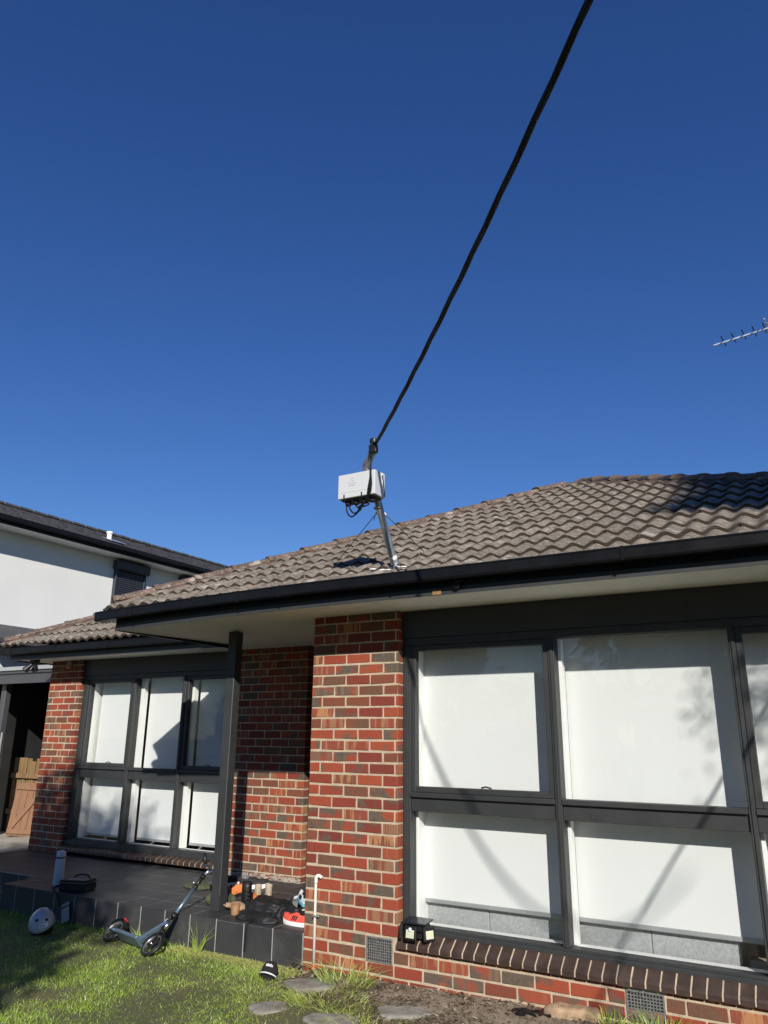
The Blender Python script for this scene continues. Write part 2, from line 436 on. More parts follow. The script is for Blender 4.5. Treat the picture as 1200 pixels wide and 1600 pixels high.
# ------------------------------------------------------------------ ground
def build_ground():
    mb = MB(); S = 400
    mb.add([(-S, -S, -.02), (S, -S, -.02), (S, S, -.02), (-S, S, -.02)], [(0, 1, 2, 3)])
    g = struct(mb.build('ground', 'ground_soil'))
    # uneven lawn surface in view
    nx, ny = 120, 60; vs_ = []; fs = []
    for i in range(nx+1):
        for j in range(ny+1):
            x = -7+9.4*i/nx; y = -4.2+4.18*j/ny
            e = min(1, min(i, nx-i, j+4)/4)
            z = (.016*mnoise.noise((x*1.7, y*1.7, 0))+.008*mnoise.noise((x*6, y*6, 3)))*e-.018*(1-e)+.004
            vs_.append((x, y, z))
    fs = [(i*(ny+1)+j, (i+1)*(ny+1)+j, (i+1)*(ny+1)+j+1, i*(ny+1)+j+1) for i in range(nx) for j in range(ny)]
    mb = MB(); mb.add(vs_, fs, True); struct(mb.build('lawn', 'ground_soil'))
    # dirt bed along the wall
    vs_ = []; nx, ny = 110, 30
    for i in range(nx+1):
        x = .12+4.6*i/nx
        w = .42+.28*min(1, max(0, (x-.2)/1.0))+.10*mnoise.noise((x*2.3, 0, 7))
        for j in range(ny+1):
            t = j/ny; y = .02-w*t
            z = (.035+.02*(x > .8)*min(1, (x-.8)))*(1-t**2.2)+.012*mnoise.noise((x*5, y*5, 1))*(1-t)+.008*mnoise.noise((x*17, y*17, 1))-.012*t+.004
            vs_.append((x, y, z))
    fs = [(i*(ny+1)+j, (i+1)*(ny+1)+j, (i+1)*(ny+1)+j+1, i*(ny+1)+j+1) for i in range(nx) for j in range(ny)]
    mb = MB(); mb.add(vs_, fs, True); struct(mb.build('garden_bed', 'bed_soil'))
    # concrete drive beside the house
    mb = MB(); mb.cbox(-16, -5.74, .35, 9, -.1, .17, .02); struct(mb.build('driveway', 'concrete'))
build_ground()

# ------------------------------------------------------------------ the house
house = thing('brick_house', 'single-storey red brick house with charcoal windows and brown tiled hip roof', 'house')
BRICKS = {}
def brick_mesh(w, h=.076, d=.105, var=None):
    var = random.randrange(3) if var is None else var
    k = (round(w, 3), round(h, 3), round(d, 3), var)
    if k not in BRICKS:
        mb = MB(); mb.cbox(-w/2, w/2, -d/2, d/2, -h/2, h/2, random.uniform(.003, .007), .0018)
        me = mb.mesh('brick'); me.materials.append(MATS['brick']); set_attr(me, 'rnd', [0]*len(me.vertices))
        BRICKS[k] = me
    return BRICKS[k]
def lay(part, rows, yf, d=.105):
    """rows: list of (z0,z1,[(x0,x1)...]) -> one object per brick"""
    for z0, z1, xs in rows:
        for x0, x1 in xs:
            link_obj('brick', brick_mesh(x1-x0, z1-z0, d), part,
                     ((x0+x1)/2, yf+d/2+random.uniform(-.0015, .0010), (z0+z1)/2), (random.uniform(-.006, .006), random.uniform(-.006, .006), random.uniform(-.004, .004)))
def lay_joined(part, rows, yf, d=.105):
    mb = MB(); rn = []
    for z0, z1, xs in rows:
        for x0, x1 in xs:
            n0 = len(mb.v); mb.cbox(x0, x1, yf+random.uniform(-.002, .001), yf+d, z0, z1, .004, .001); rn += [random.random()]*(len(mb.v)-n0)
    o = mb.build('shaded_brick_courses', 'brick', part); set_attr(o.data, 'rnd', rn); return stuff(o)
def course(k): return J0-CO*(k+1)+.0058, J0-CO*k-.0058
def cut(xs, lo, hi, mn=.02):
    o = []
    for a, b in xs:
        a2, b2 = max(a, lo), min(b, hi)
        if b2-a2 > mn: o.append((a2, b2))
    return o
PB = .234
def run(x0, x1, half):
    xs = []; x = x0
    if half: xs.append((x, x+.1)); x += .11
    while x < x1-.012:
        xs.append((x, min(x+PB-.01, x1))); x += PB
    return xs
# --- front pier and the wall under the big window, one plane
pier = MB().box(.0032, .8288, .0032, .34, -.15, 2.716).build('brick_pier', 'mortar', house)
rows = []; top = []
for k in range(-4, 24):
    z0, z1 = course(k); z1 = min(z1, 2.714)
    (rows if k >= 0 else top).append((z0, z1, run(0, .832, k % 2 == 0)))
lay(pier, rows, 0); lay_joined(pier, top, 0)
base_wall = MB().box(.005, 4.6, .0036, .2, -.15, .268).build('base_wall', 'mortar', house)
rows = []
for k in range(24, 28):
    z0, z1 = course(k)
    xs = run(0, 4.5, k % 2 == 0)
    if k in (24, 25): xs = cut(cut(xs, 0, .566)+cut(xs, .802, 4.5), 0, 2.446)+cut(xs, 2.69, 4.5)
    if k == 24:
        rows.append((z0, z1, cut(xs, 0, .832))); rows.append((z0, .264, cut(xs, .842, 4.5)))
    else: rows.append((z0, z1, xs))
lay(base_wall, rows, 0)
# --- porch wall and its return into the entry
pw = MB().box(-2.40, -1.2492, YL+.0032, YL+.25, .2, 2.716).box(-1.48, -1.252, YL+.2, 3.2, .2, 2.716).build('porch_wall', 'mortar', house)
up_, lo_ = [], []
for k in range(-4, 25):
    z0, z1 = course(k); z1 = min(z1, 2.714); z0 = max(z0, .27)
    xs = [( -1.246-b, -1.246-a) for a, b in run(0, 1.15, k % 2 == 1)]
    (lo_ if k >= 12 else up_).append((z0, z1, xs))
lay(pw, lo_, YL); lay_joined(pw, up_, YL)
rmb = MB(); rn = []
for k in range(-4, 25):
    z0, z1 = course(k); z1 = min(z1, 2.714); z0 = max(z0, .27)
    for a, b in run(.112 if k % 2 else .23, 1.5, False):
        n0 = len(rmb.v); rmb.cbox(-1.35, -1.246+random.uniform(-.001, .001), YL+a, YL+b, z0, z1, .004, .001); rn += [random.random()]*(len(rmb.v)-n0)
o = rmb.build('entry_return_bricks', 'brick', pw); set_attr(o.data, 'rnd', rn); stuff(o)
MB().box(-1.25, .006, 3.0, 3.2, .2, 2.716).box(.0065, .25, .34, 3.2, .2, 2.716).build('entry_wall', 'mortar', house)
o = MB(); 
dr = MB().cbox(-1.05, -.2, 2.94, 2.995, ZP, 2.3, .006).build('front_door', 'charcoal_paint', house)
MB().cbox(-.96, -.29, 2.925, 2.945, 1.25, 2.15, .004).cbox(-.96, -.29, 2.925, 2.945, .42, 1.1, .004).build('door_panel', 'charcoal_paint', dr)
MB().tube([(-.27, 2.94, 1.2), (-.27, 2.88, 1.2), (-.36, 2.88, 1.2)], .009).build('handle', 'chrome', dr)
# messy mortar along the foot of the porch wall
mb = MB()
for i in range(260):
    x = random.uniform(-2.35, -1.25); s_ = random.uniform(.004, .016)
    mb.ellipsoid((x, YL-.0005, ZP+.028+random.gauss(0, .014)), (s_*2.2, .0028, s_*.5), 7, 4)
stuff(mb.build('mortar_smear', 'mortar_grey', pw))
# --- left pier
LX0, LX1 = -5.70, -5.06
lp = MB().box(LX0+.0032, LX1-.0032, YL+.0032, YL+.3, .1, 2.716).build('corner_pier', 'mortar', house)
a_, b_ = [], []
for k in range(-4, 26):
    z0, z1 = course(k); z1 = min(z1, 2.714)
    (a_ if 0 <= k < 15 else b_).append((z0, z1, run(LX0, LX1, k % 2 == 0)))
lay(lp, a_, YL); lay_joined(lp, b_, YL)
# side wall of the left wing
MB().box(LX0+.008, LX0+.2, YL+.3, 9, -.1, 2.716).build('side_wall', 'mortar', house)
# --- sloping sill bricks
def sill(x0, x1, yb, yf, zb, zf, name):
    n = int((x1-x0)/CO); pitch = (x1-x0)/n
    d = .004
    prof = [(yb, zb-d), (yf+.025, zf+.012-d), (yf+.006+d, zf-.004), (yf+d, zf-.012), (yf+d, zf-.036), (yb, zf-.03)]
    p = MB().extrude(prof, x0, x1).build(name, 'mortar', house)
    w = pitch-.011
    prof = [(yb, zb), (yf+.025, zf+.012), (yf+.008, zf+.002), (yf, zf-.010), (yf, zf-.040), (yb, zf-.034)]
    meshes = []
    for q in range(3):
        mb = MB().extrude(prof, -w/2, w/2).move(lambda q: q-Vector((0, yf+.05, zf))); me = mb.mesh('sill_brick'); me.materials.append(MATS['sill_glaze']); meshes.append(me)
    for i in range(n):
        link_obj('sill_brick', meshes[i % 3], p, (x0+(i+.5)*pitch, yf+.05+random.uniform(-.002, .002), zf+random.uniform(-.0015, .0015)), (random.uniform(-.008, .008), 0, random.uniform(-.008, .008)))
    return p
sill(.842, 4.5, .085, -.035, .388, .310, 'window_sill')
sill(-5.055, -2.41, YL+.075, YL-.05, .388, .345, 'window_sill')

# --- windows
def window(y, cols, zr, x_l, x_r, zh, frieze_top, blindY, blind_z, gap, sash_cols, rev=.022):
    w = bpy.data.objects.new('window', None); col.objects.link(w); w.parent = house
    zs0, zs1, zt0, zt1 = zr               # sill bottom/top, transom bottom/top
    C_ = 'charcoal_paint'
    MB().cbox(x_l, x_r, y-.045, y+.07, zs0, zs1-.018, .004).build('sill_rail', C_, w)
    MB().cbox(x_l+.002, x_r-.002, y-.018, y+.07, zs1-.02, zs1, .003).build('sill_bead', C_, w)
    MB().cbox(x_l, x_r, y-.02, y+.08, zh, zh+.06, .003).build('head', C_, w)
    MB().cbox(x_l-.01, x_r+.1, y-.035, y+.06, zh+.0605, frieze_top, .003).build('frieze_board', C_, w)
    MB().cbox(x_l, cols[0][0]-.03, y-.02, y+.08, zs1+.0005, zh-.0005, .004).build('jamb', C_, w)
    MB().cbox(x_l+.012, cols[0][0]-.045, y-.03, y-.0205, zs1+.001, zh-.001, .003).build('jamb_bead', C_, w)
    MB().cbox(cols[-1][1]+.03, x_r, y-.02, y+.08, zs1+.0005, zh-.0005, .004).build('jamb', C_, w)
    for i, (a, b) in enumerate(cols):
        il = cols[i-1][1] if i else None
        # lower and upper openings between mullion faces
        la = a-.03 if i == 0 else a; lb = b+.03 if i == len(cols)-1 else b
        if i:
            pm, qm = cols[i-1][1]+.012, a-.0
            MB().cbox(pm, qm, y-.022, y+.08, zs1+.0005, zh-.0005, .004).build('mullion', C_, w)
            MB().cbox(pm+.018, qm-.014, y-.0305, y-.0225, zs1+.001, zh-.001, .002).build('mullion_bead', C_, w)
            MB().cbox(pm+.012, qm+rev, y+.081, y+.15, zs1-.0, zh, .002).build('inner_mullion', 'white_paint', w)
        xl = (cols[i-1][1]+.012+(a-cols[i-1][1]-.012)) if i else a-.03
        xr_ = b+.012 if i < len(cols)-1 else b+.03
        # transom: projecting lip above a flat rail
        MB().cbox(xl+.0005, xr_-.0005, y-.004, y+.07, zt0, zt1-.036, .003).build('transom', C_, w)
        MB().cbox(xl+.0005, xr_-.0005, y-.030, y+.07, zt1-.0355, zt1, .004).build('transom_lip', C_, w)
        # lower glass with beads
        MB().box(xl, xr_, y+.030, y+.036, zs1-.002, zt0+.002).build('pane', 'glass', w)
        if i in sash_cols:
            s = MB(); z0, z1 = zt1+.0005, zh-.0005; t = .042
            s.cbox(xl+.001, xl+t, y-.012, y+.05, z0, z1, .004); s.cbox(xr_-t, xr_-.001, y-.012, y+.05, z0, z1, .004)
            s.cbox(xl+t+.0005, xr_-t-.0005, y-.012, y+.05, z0, z0+t, .004); s.cbox(xl+t+.0005, xr_-t-.0005, y-.012, y+.05, z1-t, z1, .004)
            so = s.build('sash', C_, w)
            MB().box(xl+t-.003, xr_-t+.003, y+.022, y+.028, z0+t-.003, z1-t+.003).build('pane', 'glass', so)
            xm = (xl+xr_)/2+.02
            MB().tube([(xm-.035, y+.06, z0+t+.004), (xm, y+.065, z0+t+.012), (xm+.045, y+.06, z0+t+.003)], .006).build('winder', 'lamp_plastic', so)
        else:
            MB().box(xl, xr_, y+.026, y+.032, zt1-.002, zh+.002).build('pane', 'glass', w)
        # blind with bottom bar, set back behind the glass
        bx0 = xl+gap[0]; bx1 = xr_-gap[1]+(.05 if i < len(cols)-1 else 0)
        bl = MB(); nx = 14; vs_ = []
        for q in range(nx+1):
            x = bx0+(bx1-bx0)*q/nx
            for (yy, zz) in ((0, blind_z), (0, zh+.10)):
                vs_.append((x, blindY, zz))
        bl.add(vs_, [(q*2, q*2+2, q*2+3, q*2+1) for q in range(nx)], False)
        bo = bl.build('blind', 'blind_fabric', w)
        md = bo.modifiers.new('thick', 'SOLIDIFY'); md.thickness = .002
        MB().cbox(bx0, bx1, blindY-.010, blindY+.008, blind_z-.024, blind_z+.006, .008).build('blind_bar', 'aluminium_bar', bo)
    MB().cbox(x_l+.03, x_r-.03, y+.0805, blindY-.02, zs1-.028, zs1-.006, .004).build('inner_sill', 'white_paint', w)
    MB().cbox(x_l+.02, cols[0][0]-.012, y+.081, blindY+.05, zs1-.005, zh, .003).build('inner_jamb', 'white_paint', w)
    MB().cbox(cols[-1][1]+.012, x_r-.02, y+.081, blindY+.05, zs1-.005, zh, .003).build('inner_jamb', 'white_paint', w)
    return w
window(.10, [(.93, 2.03), (2.09, 3.25), (3.305, 4.42)], (.358, .408, 1.187, 1.324), .834, 4.52, 2.437, ZS-.003, .29, .556, (.012, .0), (0, 2))
window(YL+.08, [(-4.93, -4.105), (-4.035, -3.215), (-3.145, -2.47)], (.375, .450, 1.19, 1.335), -5.056, -2.405, 2.437, ZS-.003, YL+.26, .50, (.066, .0), (0, 2), .054)

# air vents
def vent(x0, z0, w, h, name='air_vent'):
    p = bpy.data.objects.new(name, None); col.objects.link(p); p.parent = house
    MB().box(x0+.004, x0+w-.004, .0025, .0032, z0+.004, z0+h-.004).build('backing', 'hollow_shade', p)  # black sheet stands in for the shaded cavity behind the grille
    g = MB(); n, m_ = 11, 8
    g.cbox(x0, x0+w, -.004, .005, z0, z0+.012, .002); g.cbox(x0, x0+w, -.004, .005, z0+h-.012, z0+h, .002)
    g.cbox(x0, x0+.012, -.0035, .005, z0+.0125, z0+h-.0125, .002); g.cbox(x0+w-.012, x0+w, -.0035, .005, z0+.0125, z0+h-.0125, .002)
    for i in range(1, n): x = x0+.012+(w-.024)*i/n; g.box(x-.0032, x+.0032, -.002, .004, z0+.0125, z0+h-.0125)
    for j in range(1, m_): z = z0+.012+(h-.024)*j/m_; g.box(x0+.0125, x0+w-.0125, -.0012, .0045, z-.0032, z+.0032)
    g.build('grille', 'vent_metal', p)
vent(.572, .150, .222, .166); vent(2.452, .086, .230, .165)

# interior behind the big window
rm = MB(); rm.add([(.3, .2, .1), (6, .2, .1), (6, 4.5, .1), (.3, 4.5, .1)], [(0, 1, 2, 3)]); rm.build('room_floor', 'floorboard', house)
rm = MB(); rm.add([(.3, 4.5, .1), (6, 4.5, .1), (6, 4.5, 2.71), (.3, 4.5, 2.71), (.3, .2, .1), (.3, .2, 2.71), (6, .2, .1), (6, .2, 2.71)],
                  [(0, 1, 2, 3), (0, 3, 5, 4), (1, 6, 7, 2), (3, 2, 7, 5)]); rm.build('room_wall', 'room_wall', house)
rm = MB(); rm.add([(-5.6, 4.5, .3), (-2.3, 4.5, .3), (-2.3, 4.5, 2.71), (-5.6, 4.5, 2.71), (-5.6, 1.9, .3), (-5.6, 1.9, 2.71), (-2.3, 1.9, .3), (-2.3, 1.9, 2.71)],
                  [(0, 1, 2, 3), (0, 3, 5, 4), (1, 6, 7, 2), (3, 2, 7, 5), (0, 4, 6, 1)]); rm.build('room_wall', 'room_wall', house)
sofa = thing('sofa', 'pale grey fabric sofa back showing under the blinds of the big window', 'sofa', (2, .6, .1))
for a, b in ((.90, 1.417), (1.420, 2.56), (2.563, 3.10)):
    MB().cbox(a, b, .328, .58, .2, .80, .006).build('back_panel', 'sofa_fabric', sofa)
MB().cbox(.9, 3.1, .585, 1.2, .2, .5, .04).build('seat', 'sofa_fabric', sofa)
for a, b in ((.95, .45), (3.03, .45), (.95, 1.1), (3.03, 1.1)): MB().box(a-.03, a+.03, b-.03, b+.03, .1, .199).build('leg', 'floorboard', sofa)
wb = tag(MB().cbox(3.13, 3.28, .36, .50, .1, .42, .01).build('storage_box', 'suede_beige'), 'small brown box standing past the sofa end inside the big window', 'box')

# ------------------------------------------------------------------ eaves
def gprof(y, z):      # quad gutter, front lip at y
    return [(y, z+.070), (y-.004, z+.078), (y+.002, z+.088), (y+.012, z+.086), (y+.012, z+.074), (y+.010, z+.012), (y+.10, z+.004), (y+.105, z+.08), (y+.112, z+.08), (y+.112, z-.002), (y+.006, z), (y, z+.012)]
fz = lambda x: (0, sag(x))
xe0 = -1.93
gut = MB().extrude(gprof(YE-.118, 2.803), -2.10, 6.2, 40, fz).build('gutter', 'gutter_paint', house)
for x in (-1.62, -.36, .07, 1.12, 2.78):
    MB().extrude([(YE-.1235, 2.800+sag(x)), (YE-.1235, 2.893+sag(x)), (YE-.1175, 2.893+sag(x)), (YE-.1175, 2.800+sag(x))], x, x+.018).build('gutter_joint', 'gutter_paint', gut)
fas = MB().extrude([(YE, ZS-.004), (YE, 2.90), (YE+.02, 2.90), (YE+.02, ZS-.004)], xe0, 6.1, 40, fz).build('fascia', 'gutter_paint', house)
fb = MB().extrude([(YE-.004, ZS-.008), (YE-.004, ZS+.045), (YE-.0005, ZS+.045), (YE-.0005, ZS-.008)], xe0, 6.1, 40, fz).build('fascia_strip', 'charcoal_paint', fas)
MB().box(xe0, xe0+.02, YE+.0205, 1.20, ZS-.06, 2.86).build('fascia', 'gutter_paint', house)
# side gutter along the short left edge of the main roof
g2 = MB().extrude(gprof(0, 2.752), 0, 1.75, 1).move(lambda q: Vector((-2.045+q.y, -.60+q.x, q.z))).build('gutter', 'gutter_paint', house)
# soffit sheets
s = MB()
def soff(x0, x1, y0, y1, n=12):
    vs_ = []
    for i in range(n+1):
        x = x0+(x1-x0)*i/n
        f0 = sag(x); f1 = sag(x)*max(0, 1-(y1-YE)/2.1)
        vs_ += [(x, y0, ZS+f0), (x, y1, ZS+f1), (x, y0, ZS+f0+.008), (x, y1, ZS+f1+.008)]
    fs = []
    for i in range(n):
        a = i*4; b = a+4
        fs += [(a, a+1, b+1, b), (a+2, b+2, b+3, a+3), (a, b, b+2, a+2), (a+1, a+3, b+3, b+1)]
    q = MB(); q.add(vs_, fs); return q
for (x0, x1, y0, y1) in ((xe0+.02, -.903, YE+.021, YL+.2), (-.897, .845, YE+.021, YL+1.5), (.851, 2.597, YE+.021, .4), (2.603, 4.397, YE+.021, .4), (4.403, 6.05, YE+.021, .4)):
    soff(x0, x1, y0, y1).build('soffit_sheet', 'soffit_paint', house)
for x in (-.9, .848, 2.6, 4.4):
    y1 = YL if x < 0 else .06
    soff(x-.006, x+.006, YE+.022, y1, 1).move(lambda q: q-Vector((0, 0, .003))).build('soffit_joint', 'soffit_paint', house)
# left wing eave
lz = -.006
gl = MB().extrude(gprof(1.085, 2.772), -6.16, -1.0, 8).build('gutter', 'gutter_paint', house)
for x in (-5.9, -5.0, -3.95): MB().box(x, x+.018, 1.080, 1.0845, 2.770, 2.862).build('gutter_joint', 'gutter_paint', gl)
f2 = MB().extrude([(1.2, ZS-.02), (1.2, 2.87), (1.22, 2.87), (1.22, ZS-.02)], -6.03, -1.95, 1).build('fascia', 'gutter_paint', house)
MB().box(-6.03, -1.95, 1.1965, 1.1995, ZS-.024, ZS+.03).build('fascia_strip', 'charcoal_paint', f2)
MB().box(-6.03, -6.01, 1.2205, 9, ZS-.02, 2.87).build('fascia', 'gutter_paint', house)
MB().extrude(gprof(0, 2.772), 0, 8, 1).move(lambda q: Vector((-6.145+q.y, 1.085+q.x, q.z))).build('gutter', 'gutter_paint', house)
MB().box(-6.005, -1.95, 1.221, YL+.1, ZS-.004, ZS+.004).build('soffit_sheet', 'soffit_paint', house)
MB().box(-6.005, LX0, YL+.1005, 9, ZS-.004, ZS+.004).build('soffit_sheet', 'soffit_paint', house)
# fixings on the fascia
kn = MB().lathe([(0, -.03), (.028, -.03), (.03, -.012), (.022, 0)], (1.60, YE-.004, 2.765), (0, 1, 0), 14).build('fascia_hook', 'lamp_plastic', house)
MB().tube([(1.585, YE-.03, 2.775), (1.62, YE-.05, 2.79), (1.66, YE-.035, 2.79)], .007).build('hook', 'lamp_plastic', kn)
MB().cbox(1.40, 1.47, YE-.010, YE-.0055, 2.713, 2.75, .002).build('bare_patch', 'leather_brown', house)
# porch post
po = MB().cbox(-1.155, -1.055, .20, .30, ZP+.003, ZS-.03, .006).build('post', 'charcoal_paint', house)
MB().box(-1.157, -1.053, .198, .302, ZP+.003, ZP+.13).build('base_sleeve', 'charcoal_paint', po)

# ------------------------------------------------------------------ roof
roof = bpy.data.objects.new('roof', None); col.objects.link(roof); roof.parent = house
T = .46; SL = math.atan(T); YR0 = -.56; ZR0 = 2.86+T*(YR0+.5)
TW, TY, NS = .31, .345, 20
def tprof(t):            # two rolls per tile
    return .032*(.5+.5*math.cos(4*math.pi*t))**.9
def tile_mesh():
    ln = (TY+.075)/math.cos(SL); mb = MB(); vs_ = []; lip = []
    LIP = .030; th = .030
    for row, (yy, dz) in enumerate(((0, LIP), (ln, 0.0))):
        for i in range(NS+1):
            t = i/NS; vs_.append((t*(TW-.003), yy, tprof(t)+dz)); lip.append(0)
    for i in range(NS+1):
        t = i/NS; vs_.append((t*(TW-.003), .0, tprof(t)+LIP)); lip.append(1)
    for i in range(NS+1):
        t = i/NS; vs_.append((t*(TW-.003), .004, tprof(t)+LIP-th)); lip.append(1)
    n = NS+1
    fs = [(i, i+1, n+i+1, n+i) for i in range(NS)]+[(2*n+i, 3*n+i, 3*n+i+1, 2*n+i+1) for i in range(NS)]
    vs_ += [(TW-.003, 0, tprof(1)+LIP), (TW-.003, ln, tprof(1)), (TW-.003, ln, tprof(1)-.02), (TW-.003, .004, tprof(1)+LIP-th)]; lip += [0]*4
    fs.append((4*n, 4*n+1, 4*n+2, 4*n+3))
    me = bpy.data.meshes.new('roof_tile'); me.from_pydata(vs_, [], fs)
    me.polygons.foreach_set('use_smooth', [True]*(NS)+[True]*NS+[False]); me.materials.append(MATS['roof_tile']); set_attr(me, 'lip', lip); me.update()
    return me
TM = tile_mesh()
def slope_mx(x, y, z, jit=True):
    cs, sn = math.cos(SL), math.sin(SL)
    m = Matrix(((1, 0, 0, x), (0, cs, -sn, y), (0, sn, cs, z), (0, 0, 0, 1)))
    if jit: m = m @ Matrix.Rotation(random.uniform(-.008, .008), 4, 'Z') @ Matrix.Rotation(random.uniform(-.006, .006), 4, 'Y') @ Matrix.Translation((0, random.uniform(-.008, .008), random.uniform(0, .004)))
    return m
def clipped(me, mx, planes):
    bm = bmesh.new(); bm.from_mesh(me); inv = mx.inverted()
    for co, no in planes:
        c = inv @ Vector(co); n = (inv.to_3x3() @ Vector(no)).normalized()
        bmesh.ops.bisect_plane(bm, geom=bm.verts[:]+bm.edges[:]+bm.faces[:], plane_co=c, plane_no=n, clear_outer=True)
    if not bm.faces: bm.free(); return None
    m2 = bpy.data.meshes.new('roof_tile'); bm.to_mesh(m2); bm.free(); m2.materials.clear(); m2.materials.append(MATS['roof_tile']); return m2
def tile_slope(part, y0, z0, rows_, xl, xr, planes, xoff=0.0):
    for r in range(rows_):
        y = y0+r*TY; z = z0+T*r*TY
        a = xl(y); b = xr(y)
        x = -9.0+xoff+(0.0)
        i0 = int((a-.5-x)/TW); 
        for i in range(i0, i0+80):
            xx = x+i*TW
            if xx+TW < xl(y+TY+.1)-.35 and xx+TW < a-.0: continue
            if xx > b: break
            mx = slope_mx(xx, y, z)
            inside = xx > max(xl(y), xl(y+TY+.12)) and xx+TW < min(xr(y), xr(y+TY+.12))
            me = TM if inside else clipped(TM, mx, planes)
            if me is None: continue
            link_obj('roof_tile', me, part, mx=mx)
# main front slope: left hip (.8,1) in plan, right hip (1,-1)
XH0 = -2.3
hipL = lambda y: XH0+.8*(y+.5); hipR = lambda y: 1.3+(4.0-y)
NR = 13
tile_slope(roof, YR0, ZR0, NR, hipL, hipR,
           [((XH0, -.5, 0), (-1, .8, 0)), ((1.3, 4.0, 0), (1, 1, 0)), ((0, 3.98, 0), (0, 1, 0)), ((-2.06, 0, 0), (-1, 0, 0))], xoff=.055)
# left wing slope
XW0, YW0 = -6.2, 1.1
hipW = lambda y: XW0+.8*(y-YW0)
tile_slope(roof, YW0-.03, 2.90+T*(-.03)-.02, 5, hipW, lambda y: -1.6, [((XW0, YW0, 0), (-1, .8, 0)), ((-1.6, 0, 0), (1, 0, 0))], xoff=.12)
# underlay / hidden slopes, a little below the tiles
dk = MB(); e = -.03
pk = (1.3, 4.0, 2.86+T*4.5+e)
c1, c2 = (XH0+.2, -.5+.25, 2.86+T*.25+e), (5.7, -.4, 2.86+.1*T+e)
dk.add([c1, (5.6, -.25, 2.86+T*.25+e), pk, (XH0+.2, 9, c1[2]), (1.3, 9, pk[2]), (5.6, 9, 2.86+e)], [(0, 1, 2), (0, 2, 4, 3), (1, 5, 4, 2)])
dk.add([(XW0+.2, 1.35, 2.98), (-1.2, 1.35, 2.98), (-1.2, 4.5, 2.98+T*3.15), (XW0+.2+2.52, 4.5, 2.98+T*3.15), (XW0+.2, 9, 2.98), (XW0+2.72, 9, 2.98+T*3.15)], [(0, 1, 2, 3), (0, 3, 5, 4)])
dk.build('roof_deck', 'carport_dark', roof)
# ridge and hip caps
def cap_mesh():
    mb = MB(); n = 10; vs_ = []; ln = .40
    for (x, r0, zz) in ((0, .112, .010), (.05, .112, .008), (.055, .107, .004), (ln+.05, .098, -.004)):
        for i in range(n+1):
            a = math.pi*(i/n)
            vs_.append((x, -math.cos(a)*r0, zz+math.sin(a)**.8*r0*.60-.028))
    m = n+1
    fs = [(k*m+i, (k+1)*m+i, (k+1)*m+i+1, k*m+i+1) for k in range(3) for i in range(n)]
    fs.append(tuple(range(m)))
    mb.add(vs_, fs, True); mb.sm[-1] = False
    me = mb.mesh('ridge_cap'); me.materials.append(MATS['ridge_cap'])
    set_attr(me, 'lip', [1 if i < m else 0 for i in range(len(me.vertices))])
    return me
CM = cap_mesh()
def caps(a, b, step=.40, z=.055, skip=0):
    a = Vector(a); b = Vector(b); d = (b-a); n = int(d.length/step); d.normalize()
    sd = Vector((0, 0, 1)).cross(d).normalized(); u = d.cross(sd)
    for i in range(skip, n):
        p = a+d*(i*step)+u*(z+random.uniform(-.006, .006))
        mx = Matrix(((d.x, sd.x, u.x, p.x), (d.y, sd.y, u.y, p.y), (d.z, sd.z, u.z, p.z), (0, 0, 0, 1))) @ Matrix.Rotation(random.uniform(-.02, .02), 4, 'Z')
        link_obj('ridge_cap', CM, roof, mx=mx)
    # bedding mortar underneath, ragged
    mb = MB(); m = int((b-a).length/.05); vs_ = []
    for i in range(m+1):
        p = a+d*(i*.05)
        w = .135+.02*mnoise.noise((i*.35, a.x, 0)); h = .045+.012*mnoise.noise((i*.6, a.y, 2))
        for q, (s_, hh) in enumerate(((-1, -.02), (-.72, h*.75), (0, h), (.72, h*.75), (1, -.02))): vs_.append(p+sd*(w*s_)+u*hh)
    mb.add(vs_, [(i*5+j, i*5+5+j, i*5+6+j, i*5+j+1) for i in range(m) for j in range(4)], True)
    mb.build('ridge_bedding', 'ridge_bedding', roof)
PK = (1.3, 4.0, 2.86+T*4.5)
caps((XH0+.8*.16, -.5+.16, 2.86+T*.16), PK)
# right hip, laid from the eave up, and the ridge behind
caps((5.7, -.4, 2.86+.1*T), PK)
caps((XW0+.06, YW0+.07, 2.90+.03), (XW0+.8*2.6, YW0+2.6, 2.90+T*2.6))
# open lower end of the main hip, packed with pale mortar
MB().ellipsoid((XH0+.26, -.46, 2.885), (.10, .05, .045), 12, 6).build('hip_end_mortar', 'mortar_grey', roof)

